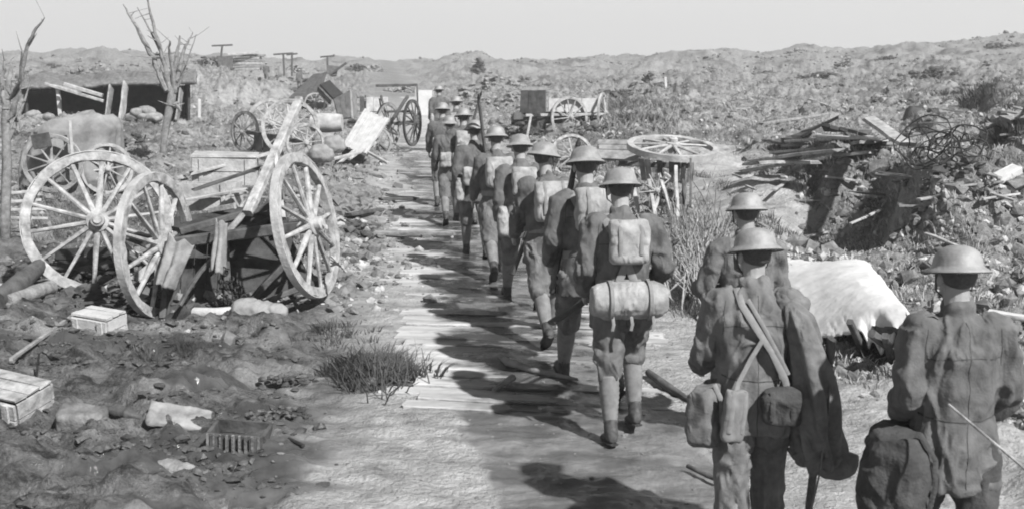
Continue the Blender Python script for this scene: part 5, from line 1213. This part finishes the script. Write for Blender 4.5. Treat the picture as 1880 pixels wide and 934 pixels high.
wheel(cw, at(1205, 350, Yc-.9), Vector((.1, -.98, .1)), .30, n=10, m=M_PALEW, roll=.1, w=.04, arc=(2.2, 4.2), dish=.03)
# brushwood standing below the wreck
t = MB()
for i in range(230):
    px = random.gauss(1262, 34); py = 470 + random.gauss(0, 38); g = G(px, py); L_ = random.uniform(.15, .7); d = Vector((random.gauss(0, .55), random.gauss(0, .5), 1)).normalized()*L_
    t.tube([g, g + d*.5 + Vector([random.uniform(-.03, .03) for _ in range(3)]), g + d], [.012, .009, .004], 5)
tag(t.build('brushwood', M_BARK, None, True), 'tangle of dead upright sticks below the cart wreck', 'brushwood', kind='stuff')
t = MB()
for i in range(170):
    px = random.gauss(1285, 34); py = 520 + random.gauss(0, 30); g = G(px, py); L_ = random.uniform(.15, .6); d = Vector((random.gauss(0, .5), random.gauss(0, .5), .8)).normalized()*L_
    t.tube([g, g + d*.5, g + d], [.010, .008, .004], 5)
tag(t.build('brushwood', M_WOOD, None, True), 'pale dry sticks beside the hidden soldier', 'brushwood', kind='stuff')

# ---- sheets lying on the bank
def ground_sheet(corners, lift, nu, nv, seed, fold=.03, droop=None):
    cs = [G(*c) for c in corners]
    def f(u, v):
        p = cs[0].lerp(cs[1], u).lerp(cs[3].lerp(cs[2], u), v)
        # ragged outline
        e = .05*math.sin(u*23+seed) + .04*math.sin(v*19+seed*2)
        p = p + Vector((e*(.2+abs(u-.5)), e*.8*(.2+abs(v-.5)), 0))
        z = gz(p.x, p.y); h = lift(u, v)
        return Vector((p.x, p.y, z + h))
    return f
C4 = [atz(1425, 478, .30), atz(1590, 470, .36), atz(1706, 600, .46), atz(1440, 606, .10)]
def wt(u, v):
    p = C4[0].lerp(C4[1], u).lerp(C4[3].lerp(C4[2], u), v)
    # smooth sloping sheet, sagging between its supports, with torn right and front edges
    p.z += .10*math.sin(PI*u)*math.sin(PI*v) - .05*math.sin(2*PI*u)*v
    rag = float(fbm(np.array([u*6.0 + v*2]), np.array([v*5.0]), 3, 301)[0]); rag2 = float(fbm(np.array([u*17.0]), np.array([v*13.0]), 3, 303)[0])
    e = (.10*rag + .06*rag2); k = max(0, abs(u-.5)*2-.8)/.2; k2 = max(0, abs(v-.5)*2-.8)/.2
    p.x += e*k*(1 if u > .5 else -.4); p.y -= e*k2*(1 if v > .5 else -.5)
    k = max(0, v-.90)/.10; p.z -= k*(.03 + .22*max(0, rag*2+rag2)*u + .06*u*u); p.y -= .03*k
    k = max(0, u-.92)/.08; p.z -= k*(.12 + .2*max(0, rag2+rag)*v)
    return p
ws = clothmesh('white_tarpaulin', wt, 110, 80, M_TARP, None, fold=.012, fs=3, seed=95); tag(ws, 'bright white tarpaulin spread over a low frame on the right', 'tarpaulin')
fr = empty('low_frame', (0, 0, 0), 'dark broken frame holding up the white tarpaulin', 'frame')
for a, b, w_ in (((1600, 612), (1672, 668), .06), ((1625, 616), (1640, 672), .05), ((1560, 590), (1590, 655), .05), ((1655, 616), (1690, 660), .045)):
    g = G(*b); beamo('strut', atz(a[0], a[1], .42), g, w_, w_, M_DARKW, fr)
quad([atz(1600, 600, .30), atz(1680, 604, .46), G(1672, 672) + Vector((0, .35, 0)), G(1560, 650) + Vector((0, .35, 0))], 5, .03, M_DARKW, 'board', fr)
for a, b in (((1440, 500), (1600, 500)),): beamo('rail', atz(a[0], a[1]+8, .24), atz(b[0], b[1]+14, .38), .05, .05, M_DARKW, fr)
# legs down to the ground
for px, py in ((1600, 500), (1690, 618)):
    p = atz(px, py, .34); beamo('leg', p, Vector((p.x, p.y, gz(p.x, p.y)-.05)), .06, .06, M_DARKW, fr)

# ---- board pile
BP = [((1366, 318, 22.5), (1600, 296, 21.5), .22), ((1372, 308, 22.8), (1590, 284, 22), .2), ((1420, 296, 22.6), (1640, 276, 21.8), .2), ((1440, 290, 23), (1680, 272, 22.2), .16), ((1380, 326, 21.8), (1540, 322, 21), .2), ((1400, 336, 21.4), (1500, 330, 21), .12), ((1450, 304, 22), (1622, 304, 21), .24), ((1500, 312, 21.6), (1615, 318, 20.8), .14), ((1395, 276, 24), (1520, 246, 24.6), .10), ((1590, 292, 21), (1660, 360, 18.5), .2)]
for a, b, w_ in BP:
    lf = .12 + .05*BP.index((a, b, w_)); beamo('weathered_board', GP(a[0], a[1]+10, lf), GP(b[0], b[1]+10, lf), w_, .05, random.choice([M_WOOD, M_PALEW, M_GREYW]), None, 'long weathered board in the slanting pile on the right bank', 'board', 'boards piled on the right bank', jit=.012, rag=.08)
quad([GP(1415, 280, .12), GP(1500, 256, .3), GP(1540, 276, .4), GP(1440, 290, .2)], 5, .05, M_DARKW, 'dark_roof_piece', jit=.02); tag(bpy.data.objects['dark_roof_piece'], 'dark broken roof piece lying above the pile of boards', 'roof piece')
quad([GP(1512, 262, .25), GP(1600, 276, .15), GP(1590, 290, .2), GP(1505, 284, .35)], 5, .05, M_DARKW, 'dark_roof_part'); o = bpy.data.objects['dark_roof_part']; o.name = 'dark_roof_piece.001'; tag(o, 'second dark roof piece, lower and nearer the wire coil', 'roof piece')
# ---- wire coil
t = MB(); c = GP(1738, 306, .22)
for i in range(13):
    r_ = random.uniform(.14, .36); M = Matrix.Translation(c + Vector((random.uniform(-.25, .25), random.uniform(-.2, .2), random.uniform(-.08, .1)))) @ R(random.uniform(-.9, .9), 'X') @ R(random.uniform(-.9, .9), 'Y')
    t.tube([M @ Vector((r_*math.cos(a)*(1+.1*math.sin(a*5+i)), r_*math.sin(a), .05*math.sin(a*3+i))) for a in np.linspace(0, 2*PI, 22)], .009, 5, cap=False)
tag(t.build('wire_coil', M_DARKI, None, True), 'tangled coil of black wire on the right bank', 'wire coil')
heap('rubble', None, None, 1738, 330, .5, .3, .3, M_DARKW, 30, .04, kind='stuff', long_=True)
t = MB(); t.box((0, 0, 0), (.32, .16, .09), ch=.1, jit=.01); o = t.build('pale_block', M_TARP); o.location = GP(1848, 332, .08); o.rotation_euler = (.2, -.35, .3); tag(o, 'small white block lying on the far shell hole rim', 'block')
dp = empty('iron_plate', (0, 0, 0), 'dark upright iron plate standing in the far right field', 'plate')
t = MB(); t.loft([(at(1680, 231, 36) , (.40, 0, 0), (0, .22, 0)), (at(1680, 215, 36), (.36, 0, 0), (0, .2, 0)), (at(1681, 200, 36), (.28, 0, 0), (0, .16, 0)), (at(1679, 195, 36), (.15, 0, 0), (0, .1, 0))], 14, p=4); t.build('plate', M_DARKI, dp, True, ang=rad(50))
for a, b, w_, m_, lab in (((1826, 222, 30), (1845, 256, 29), .10, M_TARP, 'white bent stick in the weeds at the right edge'), ((1485, 182, 48), (1530, 198, 46), .14, M_PALEW, 'pale plank lying in the middle of the right field'), ((1815, 574, 9.6), (1905, 586, 9.4), .09, M_TARP, 'white plank lying behind the man at the right edge'), ((1560, 410, 14), (1620, 385, 14.5), .04, M_WOOD, 'thin grey stick on the crest of the near spoil heap'), ((1700, 428, 12.6), (1760, 452, 12.2), .05, M_PALEW, 'pale splinter on the slope right of the dark hollow'), ((1280, 520, 11.5), (1312, 560, 10.6), .03, M_PALEW, 'pale curved stick beside the elbow of the hidden soldier')):
    beamo('stick', at(*a), at(*b), w_, w_*.5, m_, None, lab, 'stick', jit=.006)
# small loose sticks strewn over both banks
for i in range(70):
    if i < 45: px, py = random.uniform(1350, 1860), random.uniform(190, 450)
    else: px, py = random.uniform(20, 690), random.uniform(215, 420)
    g = GP(px, py, 0); k = g.y/16; L_ = random.uniform(.12, .45)*k**.7; a = random.uniform(0, 3.14)
    d = Vector((math.cos(a)*L_, math.sin(a)*L_, random.uniform(-.02, .1)*L_)); z = Vector((0, 0, .05 + .02*k))
    right = i < 45
    beamo('debris_stick', g + z - d, g + z + d, random.uniform(.02, .07)*k**.5, .025*k**.5, random.choice([M_WOOD, M_PALEW, M_DARKW, M_GREYW]), None, 'loose broken stick strewn over the churned right bank' if right else 'loose broken stick strewn over the left bank behind the carts', 'stick', 'sticks strewn over the right bank' if right else 'sticks strewn over the left bank', jit=.006, n=3)

# ---- the air of the place
hz = MB(); hz.box((0, 0, 4), (960, 960, 34)); hz_o = hz.build('haze', bpy.data.materials.new('haze_air')); tag(hz_o, kind='stuff')
hm = hz_o.data.materials[0]; hm.use_nodes = True; hn = hm.node_tree; hn.nodes.clear()
ho = hn.nodes.new('ShaderNodeOutputMaterial'); hv = hn.nodes.new('ShaderNodeVolumePrincipled'); hv.inputs['Color'].default_value = (.85, .85, .85, 1); hv.inputs['Density'].default_value = .0017; hv.inputs['Anisotropy'].default_value = .1
hn.links.new(hv.outputs[0], ho.inputs['Volume'])
bpy.data.collections.remove(TMP)
